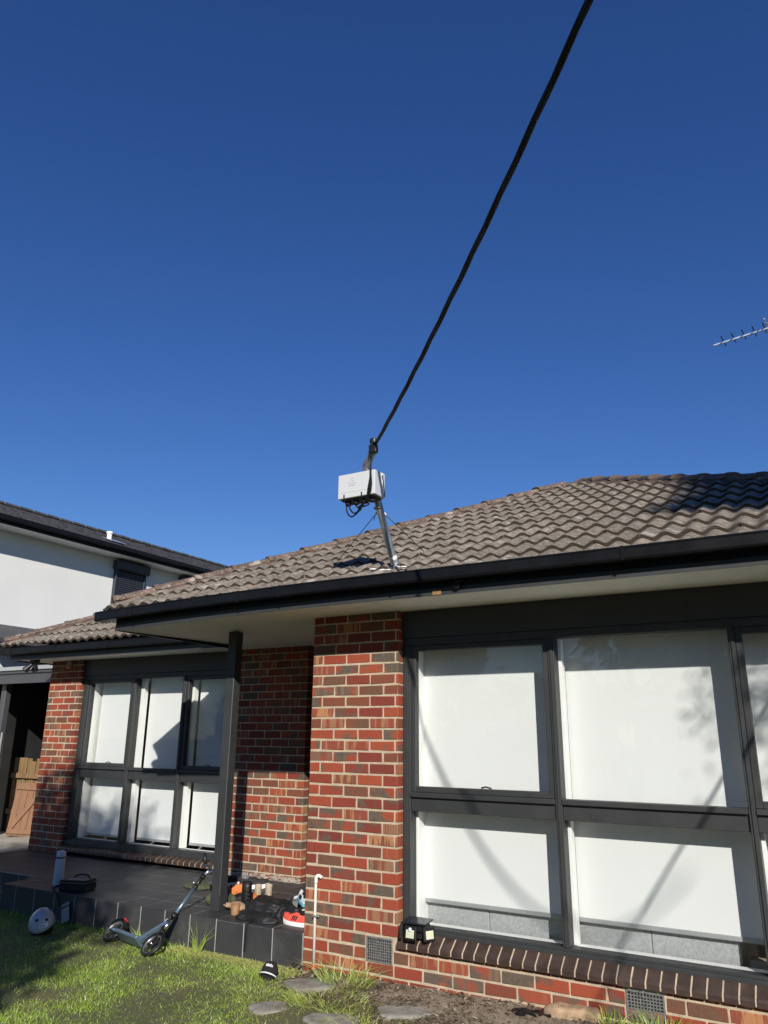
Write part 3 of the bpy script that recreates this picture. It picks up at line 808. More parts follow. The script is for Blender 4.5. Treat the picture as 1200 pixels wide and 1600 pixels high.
# ------------------------------------------------------------------ tiled porch
porch = struct(MB().box(-3.788, -.009, .0018, 3.0, -.1, ZP-.0018).box(-5.735, -3.7885, .4378, YL+.2, -.1, ZP-.0019).build('porch_floor', 'grout'))
PT = {}
def ptile(w, d, t, loc, rot=None, name='porch_tile'):
    k = (round(w, 3), round(d, 3), round(t, 3))
    if k not in PT:
        me = MB().cbox(-w/2, w/2, -d/2, d/2, -t/2, t/2, .0015).mesh('porch_tile'); me.materials.append(MATS['porch_tile']); PT[k] = me
    link_obj(name, PT[k], porch, loc, rot)
P_, G_ = .2965, .008
for i in range(20):
    x1 = -.010-i*P_; x0 = x1-P_+G_
    if x0 < -5.74: x0 = -5.735
    if x1-x0 < .05: continue
    for j in range(10):
        y0 = j*P_; y1 = y0+P_-G_
        if x1 < -3.79 and y1 < .5: continue
        if x1 < -1.25 and y0 > YL-.05: continue
        if y0 > 2.9: continue
        a0 = x0
        if x0 < -3.79 < x1 and y1 < .46: a0 = -3.79
        if x1 < -3.79 and y0 < .46: y0 = .445
        if y1-y0 < .03: continue
        ptile(x1-a0, y1-y0, .009, ((a0+x1)/2, (y0+y1)/2, ZP-.0045+random.uniform(-.0006, .0006)))
    if x1 > -3.78:      # front face
        a = max(x0, -3.79)
        ptile(x1-a, .009, .262, ((a+x1)/2, .0045, ZP-.0095-.131))
    else:
        ptile(x1-x0, .009, .262, ((x0+x1)/2, .4405, ZP-.0095-.131))
for y in (.075, .30):
    ptile(.009, .2 if y < .1 else .2, .25, (-3.7945, .11+(.21 if y > .1 else 0), ZP-.0095-.125))
# low step left of the porch
st = struct(MB().box(-6.2, -3.92, .06, .43, -.1, .121).build('porch_step', 'grout'))
for i in range(8):
    o_ = MB().cbox(-.146, .146, -.18, .18, -.0045, .0045, .0015)
    me = o_.mesh('porch_tile'); me.materials.append(MATS['porch_tile']); link_obj('porch_tile', me, st, (-4.07-i*P_, .245, .126))
    me = MB().cbox(-.146, .146, -.0045, .0045, -.06, .06, .0015).mesh('porch_tile'); me.materials.append(MATS['porch_tile']); link_obj('porch_tile', me, st, (-4.07-i*P_, .055, .06))

# ------------------------------------------------------------------ service pole, box, cable
B0 = Vector((.925, -.20, 3.00)); B1 = Vector((.866, -.40, 3.53)); B2 = Vector((.822, -.52, 3.80)); B3 = Vector((.955, -.60, 3.93))
pole = thing('service_pole', 'bent galvanised service pole rising from the roof tiles above the gutter', 'pole', B0)
def bez(pts, n=8):
    """Catmull-Rom through points"""
    P = [Vector(p) for p in pts]; P = [P[0]*2-P[1]]+P+[P[-1]*2-P[-2]]; o = []
    for i in range(1, len(P)-2):
        for k in range(n):
            t = k/n; a, b, c, d = P[i-1:i+3]
            o.append(.5*((2*b)+(c-a)*t+(2*a-5*b+4*c-d)*t*t+(3*b-a-3*c+d)*t**3))
    o.append(P[-2]); return o
MB().tube([B0-(B1-B0)*.25, B0, B1]+bez([B1.lerp(B2, .75), B2, B2.lerp(B3, .3), B3], 5), .030, 16).build('tube', 'galvanised', pole)
MB().lathe([(.12, -.055), (.085, -.01), (.05, .015), (.03, .05), (.027, .08)], B0+Vector((0, .0, .02)), (0, -.32, 1), 18).build('flashing', 'lead_flashing', pole)
MB().lathe([(.031, 0), (.033, .02), (.027, .04)], B0+Vector((-.008, -.03, .085)), (B1-B0), 14).build('sealant_collar', 'white_sealant', pole)
for i in range(5):
    MB().ellipsoid(B0+Vector((-.16+.07*i, -.10+.02*(i % 2), .01-.01*(i % 3))), (.035, .022, .008), 8, 5).build('sealant_patch', 'white_sealant', pole)
MB().cbox(B0.x-.2, B0.x+.1, -.30, -.02, 3.0, 3.006, .002).move(lambda q: Vector((q.x, q.y, q.z+T*(q.y+.16)-.02+.012*math.sin(q.x*40)))).build('lead_apron', 'lead_flashing', pole)
ring = B1+Vector((0, .0, -.05))
MB().tube([ring+Vector((.03*math.cos(a), .03*math.sin(a), 0)) for a in np.linspace(0, 2*math.pi, 15)], .006, 6, False).build('stay_ring', 'galvanised', pole)
for an in ((.009, .29, 3.262), (.935, .277, 3.256)):
    a = ring+Vector((0, .03, 0)); b = Vector(an)
    w_ = MB().tube([a, b], .0035, 6).build('stay_wire', 'wire_steel', pole)
    d = (b-a).normalized(); q = a+d*.07
    MB().tube([q-d*.012, q+d*.03], [.010, .008], 8).build('turnbuckle', 'white_sealant', w_)
    MB().tube([q+d*.03, q+d*.03+Vector((-.01, 0, -.045))], .003, 5).build('wire_tail', 'wire_steel', w_)
    MB().cbox(b.x-.02, b.x+.02, b.y-.015, b.y+.015, b.z-.02, b.z+.006, .003).build('anchor', 'white_sealant', w_)
# strain clamp at the top
MB().cbox(B3.x-.035, B3.x+.035, B3.y-.05, B3.y-.005, B3.z-.075, B3.z+.0, .008).cbox(B3.x-.025, B3.x+.03, B3.y-.055, B3.y-.01, B3.z+.001, B3.z+.05, .01).build('strain_clamp', 'lamp_plastic', pole)
MB().tube([B3+Vector((-.03, -.03, -.02)), B3+Vector((.035, -.065, .04)), B3+Vector((.03, -.07, .0))], .007, 6).build('clamp_bolt', 'galvanised', pole)
# box
bx = thing('connection_box', 'pale grey plastic connection box strapped to the bent service pole', 'connection box', (.785, -.52, 3.53))
X0, X1, Y0_, Y1_, Z0_, Z1_ = .612, .955, -.60, -.445, 3.535, 3.735
MB().cbox(X0, X1, Y0_, Y0_+.105, Z0_, Z1_, .004).build('cover', 'box_plastic', bx)
MB().cbox(X0-.004, X1+.004, Y0_+.1055, Y1_, Z0_-.004, Z1_+.006, .008).build('backing', 'box_plastic', bx)
MB().cbox(X0+.02, X1-.02, Y0_+.02, Y1_-.01, Z0_-.014, Z0_-.0045, .004).build('base_plate', 'lamp_plastic', bx)
for i in range(4):
    x = X0+.06+.075*i
    MB().lathe([(0, -.03), (.022, -.03), (.024, -.02), (.027, -.0)], (x, -.535, Z0_-.014), (0, 0, 1), 14).build('gland', 'lamp_plastic', bx)
for x in (X0+.055, X1-.125):
    MB().cbox(x, x+.012, Y0_-.004, Y0_-.0005, Z0_+.004, Z0_+.03, .002).build('clip', 'lamp_plastic', bx)
nm = MB(); xm, zm = .745, 3.645
for (a, b, c, d) in ((xm-.03, xm+.03, zm+.012, zm+.0145), (xm-.03, xm+.03, zm-.0145, zm-.012), (xm-.033, xm-.0305, zm-.012, zm+.012), (xm+.0305, xm+.033, zm-.012, zm+.012)):
    nm.box(a, b, Y0_-.0012, Y0_-.0002, c, d)
for k in range(5): nm.box(xm-.021+k*.009, xm-.016+k*.009, Y0_-.001, Y0_-.0002, zm-.0065, zm+.0045-(k % 2)*.002)
nm.build('name_plate', 'box_mark', bx)
rg = MB().lathe([(.010, -.0008), (.0125, -.0012), (.013, -.0002)], (xm+.005, Y0_, zm+.04), (0, 1, 0), 18).build('emblem', 'box_mark', bx)
MB().box(X0+.03, X1-.04, Y0_-.0008, Y0_-.0002, Z0_+.045, Z0_+.047).build('moulded_line', 'box_mark', bx)
# shadow-side strap and cover hinge
MB().bar((X1+.007, Y1_-.05, Z1_-.02), (X1+.007, Y1_-.01, Z0_+.01), .012, .004, (1, 0, 0)).build('hinge_strap', 'lamp_plastic', bx)
# cable loops: down from the clamp, past the corner of the box and back up into the glands
def loop(xg, drop, sw, r=.006):
    pts = [B3+Vector((.0, -.045, -.06)), (.945, -.645, 3.80), (.945, -.645, 3.70), (.93+sw, -.635, 3.58), (.88, -.605, 3.49), (.80, -.58, 3.435-drop*.4), (xg+.055, -.555, 3.435-drop), (xg+.002, -.54, 3.48-drop*.7), (xg, -.535, Z0_-.02)]
    return MB().tube(bez(pts, 6), r, 8)
for i, (xg, dr, sw) in enumerate(((X0+.048, .045, .014), (X0+.075, .02, .0), (X0+.135, .0, -.012), (X0+.21, -.035, .006))):
    loop(xg, dr, sw).build('lead_cable', 'cable_black', bx)

# overhead cable, sagging to the street
cb = thing('service_cable', 'thick twisted black service cable sagging overhead from the pole top', 'cable', B3)
Tq = np.array([.9649, -.6198, 3.8961+.03]); ang, ca, cbb = .825926, -.00422, .019228
def cpt(u): return Vector((Tq[0]+math.cos(ang)*u, Tq[1]-math.sin(ang)*u, Tq[2]+ca*u+cbb*u*u))
for k in range(3):
    pts = []
    for u in np.arange(.0, 17, .06):
        c = cpt(u); t = (cpt(u+.05)-c).normalized(); s1 = t.cross(Vector((0, 0, 1))).normalized(); s2 = s1.cross(t)
        ph = u*2*math.pi/1.15+k*2*math.pi/3; rr = .0066*min(1, .5+u*1.2)
        pts.append(c+(s1*math.cos(ph)+s2*math.sin(ph))*rr)
    MB().tube(pts, .0092, 8).build('strand', 'cable_black', cb)

# unseen wire, added to cast the second diagonal shadow on the big window
SD = Vector((-.72, 1, -.635))
q1 = Vector((3.16, .29, 1.56))-SD*2.6; q2 = Vector((2.52, .29, .63))-SD*4.2
d = q2-q1
MB_ = MB().tube([q1-d*1.15, q1, q2, q2+d*5], .011, 7).build('shadow_wire', 'cable_black')
tag(MB_, 'thin unseen wire added to cast a diagonal shadow on the big window', 'wire')

# ------------------------------------------------------------------ antenna
an = thing('tv_antenna', 'silver television antenna with short cross rods above the roof ridge', 'antenna', (4.15, 4.0, 3.6))
bA, bB = Vector((3.103, 4.0, 6.468)), Vector((4.35, 4.0, 6.60))
MB().bar(bA, bB, .02, .02).build('boom', 'antenna_metal', an)
MB().tube([(4.15, 4.02, 3.6), (4.15, 4.02, 6.75)], .02, 10).build('mast', 'antenna_metal', an)
for i in range(10):
    p = bA+(bB-bA)*((.118+.118*i)/1.254)
    MB().tube([p+Vector((-.012, -.14, .018)), p+Vector((.012, .14, .018))], .007, 6).build('rod', 'lamp_plastic', an)
MB().tube([(3.70, 3.86, 6.60), (3.72, 4.14, 6.60)], .008, 6).build('dipole', 'antenna_metal', an)
MB().tube([(3.70, 4.0, 6.60), (4.1, 4.0, 6.63)], .008, 6).build('upper_arm', 'antenna_metal', an)

# ------------------------------------------------------------------ neighbour's two-storey house
nb = thing('rendered_house', 'two-storey white rendered house with black tiled roof beyond the left roof', 'house', (-9.5, 0, 0))
NXW, NXG, NZ = -9.52, -9.06, 5.6
MB().box(-19, NXW, -.2, 14.0, -.1, 5.47).build('wall', 'render_white', nb)
MB().box(-19.4, NXG-.013, -.62, 14.45, 5.4705, 5.478).build('soffit', 'white_paint', nb)
MB().cbox(NXG-.012, NXG+.012, -.62, 14.45, 5.462, 5.60, .003).build('fascia', 'gutter_paint', nb)
MB().extrude(gprof(0, 5.525), 0, 15.2).move(lambda q: Vector((NXG+.125-q.y, -.7+q.x, q.z))).build('gutter', 'gutter_paint', nb)
rf = bpy.data.objects.new('roof', None); col.objects.link(rf); rf.parent = nb; rf.location = (9.5, 0, 0)
sl = math.tan(R(20.5)); mb = MB(); n = 9; st_ = .30
def npt(w_): return NXG+.1-w_, NZ+.02+sl*w_
nrows = 9
for r in range(nrows):
    w0, w1 = r*st_, (r+1)*st_+.02
    xa, za = npt(w0); xb, zb = npt(w1)
    ya, yb = -.7+w0, -.7+w1
    yc, yd = 14.5-w0, 14.5-w1
    m_ = 50
    for k in range(m_):
        f0, f1 = k/m_, (k+1)/m_-.0004
        j = .012*random.random()
        mb.add([(xa, ya+(yc-ya)*f0, za+.02+j), (xa, ya+(yc-ya)*f1, za+.02+j), (xb, yb+(yd-yb)*f1, zb+j), (xb, yb+(yd-yb)*f0, zb+j),
                (xa, ya+(yc-ya)*f0, za-.012), (xa, ya+(yc-ya)*f1, za-.012)], [(0, 1, 2, 3), (4, 5, 1, 0)])
stuff(mb.build('tile_courses', 'dark_roof', rf))
wt = nrows*st_; xt, zt = npt(wt)
MB().add
mb = MB(); mb.add([(NXG+.1, -.7, NZ-.01), (NXG+.1, 14.5, NZ-.01), (xt, 14.5-wt, zt-.01), (xt, -.7+wt, zt-.01), (xt-8, -.7+wt, zt-.01), (xt-8, -.7, NZ-.01), (xt-8, 14.5-wt, zt-.01), (xt-8, 14.5, NZ-.01)],
                  [(0, 1, 2, 3), (0, 3, 4, 5), (1, 7, 6, 2), (2, 6, 4, 3)]); mb.build('roof_slope', 'dark_roof', rf)
ncap = MB().cbox(-.17, .17, -.075, .075, -.02, .045, .02).mesh('ridge_cap'); ncap.materials.append(MATS['dark_roof'])
ncap2 = ncap
for i in range(30):
    y = -.5+wt+i*.36
    if y < 14.3-wt: link_obj('ridge_cap', ncap, rf, (xt, y, zt+.02+.006*(i % 2)), (.03, 0, R(90)))
hd = Vector((NXG+.1-xt, -.0-wt, NZ-zt)); 
for i in range(11):
    p = Vector((xt, -.7+wt, zt+.02))+hd*((i+.4)/11.5)
    link_obj('ridge_cap', ncap, rf, tuple(p), (0, -math.atan2(hd.z, math.hypot(hd.x, hd.y)), math.atan2(hd.y, hd.x)))
vp_ = MB().tube([(-9.42, 5.35, 5.72), (-9.42, 5.35, 5.94)], .05, 12).lathe([(.055, 0), (.07, .01), (.07, .05), (.0, .07)], (-9.42, 5.35, 5.94), (0, 0, 1), 12).build('vent_pipe', 'white_paint', rf)
MB().cbox(-.16, .16, -.2, .2, -.006, .006, .003).move(lambda q: Vector((-9.34+q.x, 5.42+q.y, 5.775-q.x*sl+q.z+.03))).build('vent_flashing', 'antenna_metal', rf)
for y0, y1, zb in ((5.66, 6.52, 3.9), (7.62, 8.5, 3.9)):
    sh = MB().cbox(NXW-.02, NXW+.17, y0-.05, y1+.05, 5.22, 5.435, .03).build('roller_shutter', 'shutter_paint', nb)
    mb = MB(); z = zb
    while z < 5.21:
        mb.extrude([(0, 0), (.012, .008), (.012, .034), (0, .042), (-.03, .042), (-.03, 0)], y0+.05, y1-.05).move(lambda q: q)
        nv = 12
        for i in range(len(mb.v)-nv, len(mb.v)):
            x_, yy, zz = mb.v[i]; mb.v[i] = (NXW+.045+yy, x_, z+zz)
        z += .045
    stuff(mb.build('slat_curtain', 'shutter_paint', sh))
    for yy in (y0, y1-.05): MB().cbox(NXW-.01, NXW+.075, yy+.0, yy+.05, zb, 5.2195, .004).build('guide_rail', 'shutter_paint', sh)
# downpipe head at the near corner, seen as a pale stub and its shadow
MB().cbox(NXW+.001, NXW+.16, 2.2, 2.42, 4.9, 5.3, .02).build('rainhead', 'white_paint', nb)
MB().tube([(NXW+.07, 2.31, 4.9), (NXW+.07, 2.31, 0)], .045, 10).build('downpipe', 'white_paint', nb)
# neighbour's low garage roof
gb = thing('garage', 'low dark-roofed garage of the white rendered house behind the driveway', 'garage', (-9.0, 3.6, 0))
MB().box(-9.51, -8.75, 2.6, 9, 2.8, 3.2).build('wall', 'render_white', gb)
MB().prism([(-9.515, 2.3, 3.62), (-8.3, 2.3, 3.22), (-8.3, 2.3, 3.30), (-9.515, 2.3, 3.70)], (0, 7, 0)).build('roof', 'dark_roof', gb)
MB().cbox(-8.34, -8.22, 2.25, 9.3, 3.19, 3.215, .01).build('gutter', 'gutter_paint', gb)

# ------------------------------------------------------------------ carport, fence, gate at far left
cp = thing('carport', 'dark flat-roofed carport against the left end of the brick house', 'carport', (-7, 3, 0))
MB().cbox(-9.3, -5.72, 2.30, 2.36, 2.50, 2.70, .004).build('front_beam', 'carport_steel', cp)
MB().cbox(-9.3, -5.72, 2.27, 2.2995, 2.655, 2.70, .003).build('beam_flange', 'carport_steel', cp)
MB().cbox(-9.3, -5.72, 2.24, 2.36, 2.7005, 2.76, .004).build('roof_edge', 'aluminium_bar', cp)
rb = MB()
rb.box(-9.3, -5.72, 2.3605, 7.5, 2.69, 2.70)
for i in range(18): x = -9.2+i*.2; rb.box(x-.03, x+.03, 2.3605, 7.5, 2.70, 2.735)
rb.build('roof_sheet', 'carport_dark', cp)
p_ = MB().cbox(-8.02, -7.90, 2.45, 2.55, .1, 2.69, .006).build('post', 'carport_steel', cp)
MB().cbox(-7.895, -7.88, 2.47, 2.5, .1, 1.75, .003).build('post_strip', 'aluminium_bar', cp)
MB().box(-8.55, -8.5, 2.4, 7.5, .1, 2.69).build('dark_side_sheet', 'carport_dark', cp)  # near-black sheets added at side and rear; their colour plays the inside shade
MB().box(-9.3, -5.75, 7.4, 7.5, .1, 2.69).build('dark_rear_sheet', 'carport_dark', cp)
fn = thing('paling_fence', 'rough treated pine paling fence in the shade of the carport', 'fence', (-7.7, 3.2, .15))
for i in range(22):
    x = -8.44+i*.115
    h = 1.32+random.uniform(-.03, .03)
    if x > -6.9: continue
    MB().cbox(x-.05, x+.05, 3.2+.008*(i % 2), 3.216+.008*(i % 2), .16, h, .003).build('paling', 'treated_pine', fn)
for z in (.45, 1.02): MB().cbox(-8.49, -6.85, 3.155, 3.198, z, z+.08, .004).build('rail', 'treated_pine', fn)
gt = thing('timber_gate', 'small pale timber gate with diagonal brace leaning in the carport', 'gate', (-7.66, 2.86, .17), (R(-10), R(5), R(50)))
for i in range(5): MB().cbox(-.18+i*.09, -.094+i*.09, 0, .018, .01, .80+.02*math.sin(i), .003).build('board', 'pale_timber', gt, False)
for z in (.04, .70): MB().cbox(-.18, .265, -.026, -.0005, z, z+.075, .004).build('rail', 'pale_timber', gt, False)
MB().bar((-.15, -.014, .12), (.20, -.014, .70), .025, .07, (0, 0, 1)).build('brace', 'pale_timber', gt, False)
MB().cbox(.2705, .33, -.04, .03, 0, .84, .004).build('stile', 'pale_timber', gt, False)

# ------------------------------------------------------------------ fittings on the house
fl = thing('twin_floodlight', 'black twin floodlight under the left eave corner above the carport', 'light', (-5.62, 1.30, ZS-.006))
MB().cbox(-5.68, -5.56, 1.26, 1.34, ZS-.05, ZS-.005, .006).build('base', 'lamp_plastic', fl)
for sx in (-1, 1):
    a = Vector((-5.62+.02*sx, 1.30, ZS-.05)); d = Vector((.62*sx, -.45, -.75)).normalized()
    h_ = MB().lathe([(.012, 0), (.02, .03), (.028, .06), (.040, .12), (.045, .14), (.045, .15), (.038, .15), (.036, .135), (.0, .135)], a, d, 14).build('lamp_head', 'lamp_plastic', fl)
    MB().lathe([(.0, .1365), (.034, .137), (.035, .1355)], a, d, 14).build('lens', 'vent_metal', h_)
tag(MB().cbox(-5.335, -5.265, YL-.045, YL-.003, 2.60, 2.70, .008).cbox(-5.32, -5.28, YL-.06, YL-.0455, 2.615, 2.66, .006).build('alarm_sensor', 'suede_beige'), 'small beige box fixed under the eave on the left brick pier', 'sensor box')
sl_ = thing('solar_light', 'black three-headed solar security light on the dark brick sill', 'light', (1.0, .0, .35))
MB().cbox(.91, 1.10, -.075, .055, .458, .470, .004).move(lambda q: Vector((q.x, q.y, q.z+.12*(q.y)))).build('solar_panel', 'solar_cell', sl_)
MB().cbox(.925, 1.085, -.055, .045, .40, .452, .01).cbox(.96, 1.05, -.03, .05, .352, .3995, .006).build('body', 'lamp_plastic', sl_)
for k, (cx_, cy_, az) in enumerate(((.985, -.075, 0), (.885, -.035, -62), (1.108, -.03, 62))):
    m_ = Matrix.Translation((cx_, cy_, .395)) @ Matrix.Rotation(R(az), 4, 'Z') @ Matrix.Rotation(R(-8), 4, 'X')
    h_ = MB().cbox(-.046, .046, -.010, .012, -.046, .046, .010).move(lambda q: m_ @ q).build('lamp_head', 'lamp_plastic', sl_)
    MB().cbox(-.032, .032, -.0105, -.0085, -.032, .020, .003).move(lambda q: m_ @ q).build('led_panel', 'led_panel', h_)
    if k == 0: MB().ellipsoid((0, -.013, .022), (.013, .010, .014), 12, 8).move(lambda q: m_ @ q).build('motion_sensor', 'sensor_lens', h_)
pp = thing('drain_pipe', 'thin white plastic pipe with hooked top clipped to the front brick pier', 'pipe', (.125, -.02, .02))
MB().tube(bez([(.155, -.004, .672), (.142, -.022, .682), (.126, -.03, .672), (.122, -.03, .64)], 5)+[(.126, -.03, .06)], .011, 12).build('tube', 'pvc_white', pp)
MB().tube([(.126, -.03, .068), (.127, -.03, -.02)], .0125, 12).build('red_foot', 'red_tape', pp)
MB().tube(bez([(.158, -.006, .672), (.143, -.024, .684), (.126, -.0302, .674), (.1225, -.0302, .63)], 5), .0135, 12).build('elbow', 'pvc_white', pp)
MB().cbox(.108, .146, -.046, -.004, .393, .407, .003).build('clip', 'galvanised', pp)
MB().tube([(.146, -.03, .40), (.16, -.03, .40)], .004, 6).build('clip_screw', 'galvanised', pp)

# ------------------------------------------------------------------ scooter
sc_F = Vector((-1.300, -.300, .075)); sc_R = Vector((-1.905, -.175, .085)); sc_T = Vector((-1.315, .235, .495))
sv = (sc_T-sc_F).normalized(); dv = (sc_R-sc_F); dv = dv.normalized(); nv = sv.cross(dv).normalized()
if nv.z < 0: nv = -nv
scoot = thing('kick_scooter', 'blue grey kick scooter lying against the dark tiled porch edge', 'scooter', (-1.6, -.25, 0))
upv = dv.cross(nv).normalized()
if upv.dot(sv) < 0: upv = -upv
def wheel(c, ax):
    w_ = bpy.data.objects.new('wheel', None); col.objects.link(w_); w_.parent = scoot; w_.location = (0, 0, 0)
    MB().lathe([(.083, -.014), (.096, -.013), (.102, -.006), (.103, 0), (.102, .006), (.096, .013), (.083, .014), (.083, -.014)], c, ax, 36).build('tyre', 'black_rubber', w_)
    MB().lathe([(.076, -.012), (.084, -.0125), (.084, .0125), (.076, .012), (.076, -.012)], c, ax, 36).build('rim', 'rim_grey', w_)
    hb = MB().lathe([(0, -.02), (.016, -.02), (.02, -.012), (.02, .012), (.016, .02), (0, .02)], c, ax, 16)
    u = Vector(ax).cross(Vector((0, 0, 1))).normalized(); v = Vector(ax).cross(u)
    for k in range(8):
        a = 2*math.pi*k/8
        e_ = u*math.cos(a)+v*math.sin(a); hb.bar(c+e_*.016, c+e_*.078, .012, .008, ax)
    hb.build('spokes', 'black_rubber', w_)
    MB().lathe([(0, -.026), (.007, -.026), (.007, .026), (0, .026)], c, ax, 10).build('axle', 'chrome', w_)
wheel(sc_F, nv); 
axr = (nv+Vector((.25, .1, 0))).normalized()
wheel(sc_R, nv)
hd_ = sc_F+sv*.155
fk = MB()
for sg in (-1, 1): fk.bar(sc_F+nv*.024*sg, hd_+nv*.022*sg-sv*.01, .022, .006, nv)
fk.bar(hd_-nv*.03, hd_+nv*.03, .024, .02, sv)
fk.build('fork', 'black_rubber', scoot)
mb = MB()
arc = [sc_F+(dv*math.cos(a)+upv*math.sin(a))*.112 for a in np.linspace(R(-5), R(120), 9)]
for a, b in zip(arc[:-1], arc[1:]): mb.bar(a, b, .032, .004, (a+b)/2-sc_F)
mb.build('front_mudguard', 'black_rubber', scoot)
MB().tube([hd_-sv*.01, hd_+sv*.11], .021, 14).build('head_tube', 'chrome', scoot)
MB().tube([hd_+sv*.112, hd_+sv*.15], .024, 14).build('quick_release', 'black_rubber', scoot)
st0 = hd_+sv*.151; st1 = sc_F+sv*.575
MB().tube([st0, st1], .0155, 12).build('stem', 'scooter_blue', scoot)
MB().tube([st1-sv*.002, st1+sv*.03], .022, 12).build('stem_clamp', 'black_rubber', scoot)
MB().tube([st1+sv*.01+nv*.02, st1+sv*.025+nv*.05-dv*.01], .006, 6).build('clamp_lever', 'chrome', scoot)
st2 = sc_F+sv*.70
MB().tube([st1+sv*.031, st2], .0165, 12).build('upper_stem', 'black_rubber', scoot)
hb0 = st2+sv*.01
MB().tube([st2-sv*.012, st2+sv*.02], .024, 12).build('bar_clamp', 'black_rubber', scoot)
MB().tube([st2+nv*.02-dv*.02, st2+nv*.055-dv*.035], .005, 6).tube([st2-nv*.02+dv*.02, st2-nv*.05+dv*.045-sv*.03], .006, 6).build('brake_lever', 'black_rubber', scoot)
gA = Vector((-1.375, .345, .60)); gB = Vector((-1.41, .36, .685))
MB().tube(bez([st2+sv*.02, Vector((-1.29, .30, .56)), Vector((-1.33, .335, .575)), gA], 6), .0105, 10).build('handlebar', 'chrome', scoot)
MB().tube([gA, gB], [.017, .0155], 12).build('grip', 'black_rubber', scoot)
MB().tube(bez([st2+sv*.02, Vector((-1.25, .31, .55)), Vector((-1.19, .30, .47)), Vector((-1.17, .32, .42))], 6), .0105, 10).build('handlebar', 'chrome', scoot)
MB().tube([(-1.17, .32, .42), (-1.155, .34, .33)], .017, 12).build('grip', 'black_rubber', scoot)
# neck from head tube to the deck, deck, rear fork, mudguard
nk = sc_F+dv*.16+upv*.005
MB().bar(hd_+sv*.06+dv*.012, nk+upv*.05, .03, .045, nv).build('neck', 'scooter_blue', scoot)
MB().bar(hd_+sv*.085+dv*.03, nk+upv*.075-dv*.02, .034, .008, upv).build('neck_plate', 'chrome', scoot)
MB().bar(nk+upv*.05-dv*.012, nk+dv*.05-upv*.012, .05, .04, nv).build('fold_joint', 'scooter_blue', scoot)
d0 = nk+dv*.02-upv*.018; d1 = sc_R-dv*.10-upv*.012
MB().bar(d0, d1, .115, .028, upv, .006).build('deck', 'scooter_blue', scoot)
MB().bar(d0+upv*.0155+dv*.03, d1+upv*.0155-dv*.03, .10, .003, upv, .001).build('deck_grip', 'scooter_deck', scoot)
rk = MB()
for sg in (-1, 1): rk.bar(d1+nv*.03*sg-dv*.01, sc_R+nv*.024*sg, .024, .006, nv)
rk.build('rear_fork', 'scooter_blue', scoot)
mb = MB(); arc = [sc_R+(dv*math.cos(a)+upv*math.sin(a))*.113 for a in np.linspace(R(25), R(150), 9)]
for a, b in zip(arc[:-1], arc[1:]): mb.bar(a, b, .05, .005, (a+b)/2-sc_R)
mb.build('rear_mudguard', 'black_rubber', scoot)
MB().cbox(-.012, .012, -.02, .02, -.008, .008, .004).move(lambda q: sc_R+upv*(.118+q.z)-dv*(.02+q.x)+nv*q.y).build('reflector', 'red_plastic', scoot)

# ------------------------------------------------------------------ helmet, bottle, lunch bag, pouch, beanie
hm = thing('helmet', 'silver skate helmet with round vents lying on the shaded grass', 'helmet', (-2.66, -.33, .02), (R(2), R(-6), R(38)))
mb = MB(); vs_ = []; nu, nvv = 36, 12
for i in range(nvv+1):
    th = (math.pi*.5)*i/nvv*1.06
    for j in range(nu):
        a = 2*math.pi*j/nu
        cut_ = .028*max(0, math.sin(a))*0
        vs_.append((.112*math.sin(th)*math.cos(a), .135*math.sin(th)*math.sin(a), .15*math.cos(th)+.018*math.sin(th)**8*math.cos(2*a)))
mb.add(vs_, [(i*nu+j, (i+1)*nu+j, (i+1)*nu+(j+1) % nu, i*nu+(j+1) % nu) for i in range(nvv) for j in range(nu)], True)
mb.move(lambda q: q+Vector((0, 0, .045)))
so = mb.build('shell', 'silver_shell', hm, False); md = so.modifiers.new('t', 'SOLIDIFY'); md.thickness = .012; md.offset = -1
def onshell(az, th):
    d = Vector((math.sin(th)*math.cos(az), math.sin(th)*math.sin(az), math.cos(th)))
    return Vector((.112*d.x, .135*d.y, .15*d.z+.045)), Vector((d.x/.112, d.y/.135, d.z/.15)).normalized()
for az, th in ((-50, 64), (-98, 60), (95, 58), (60, 58)):
    p, n_ = onshell(R(az), R(th)); MB().lathe([(0, .0012), (.0115, .0012), (.0125, -.001)], p, n_, 16).build('vent_disc', 'hollow_shade', hm, False)  # dark discs on the solid shell stand in for shaded holes
p, n_ = onshell(R(-66), R(80)); tv = n_.cross(Vector((0, 0, 1))).normalized()
MB().bar(p-tv*.040+n_*.002, p+tv*.040+n_*.002, .032, .002, n_, .0005).build('sticker', 'print_white', hm, False)
mk = MB()
for k in range(5): mk.bar(p+tv*(-.02+.009*k)+n_*.0035, p+tv*(-.015+.009*k)+n_*.0035, .009-.002*(k % 2), .0008, n_, .0002)
mk.build('sticker_print', 'shoe_grey', hm, False)
MB().ellipsoid((0, 0, .045), (.096, .118, .12), 18, 10).build('padding', 'black_rubber', hm, False)

bt = thing('water_bottle', 'tall pale blue drink bottle standing on the porch tiles', 'bottle', (-3.225, .225, ZP))
MB().lathe([(0, 0), (.042, 0), (.046, .006), (.047, .02), (.047, .225), (.045, .245), (.043, .252)], n=28).build('body', 'bottle_paint', bt, False)
MB().lathe([(.0425, .2525), (.045, .255), (.045, .272)], n=28).build('collar', 'shoe_grey', bt, False)
MB().lathe([(.044, .2725), (.044, .30), (.040, .318), (.030, .326), (0, .328)], n=28).move(lambda q: Vector((q.x, q.y, q.z-(.30*(q.x+.02) if q.z > .29 else 0)*.35))).build('cap', 'bottle_cap', bt, False)

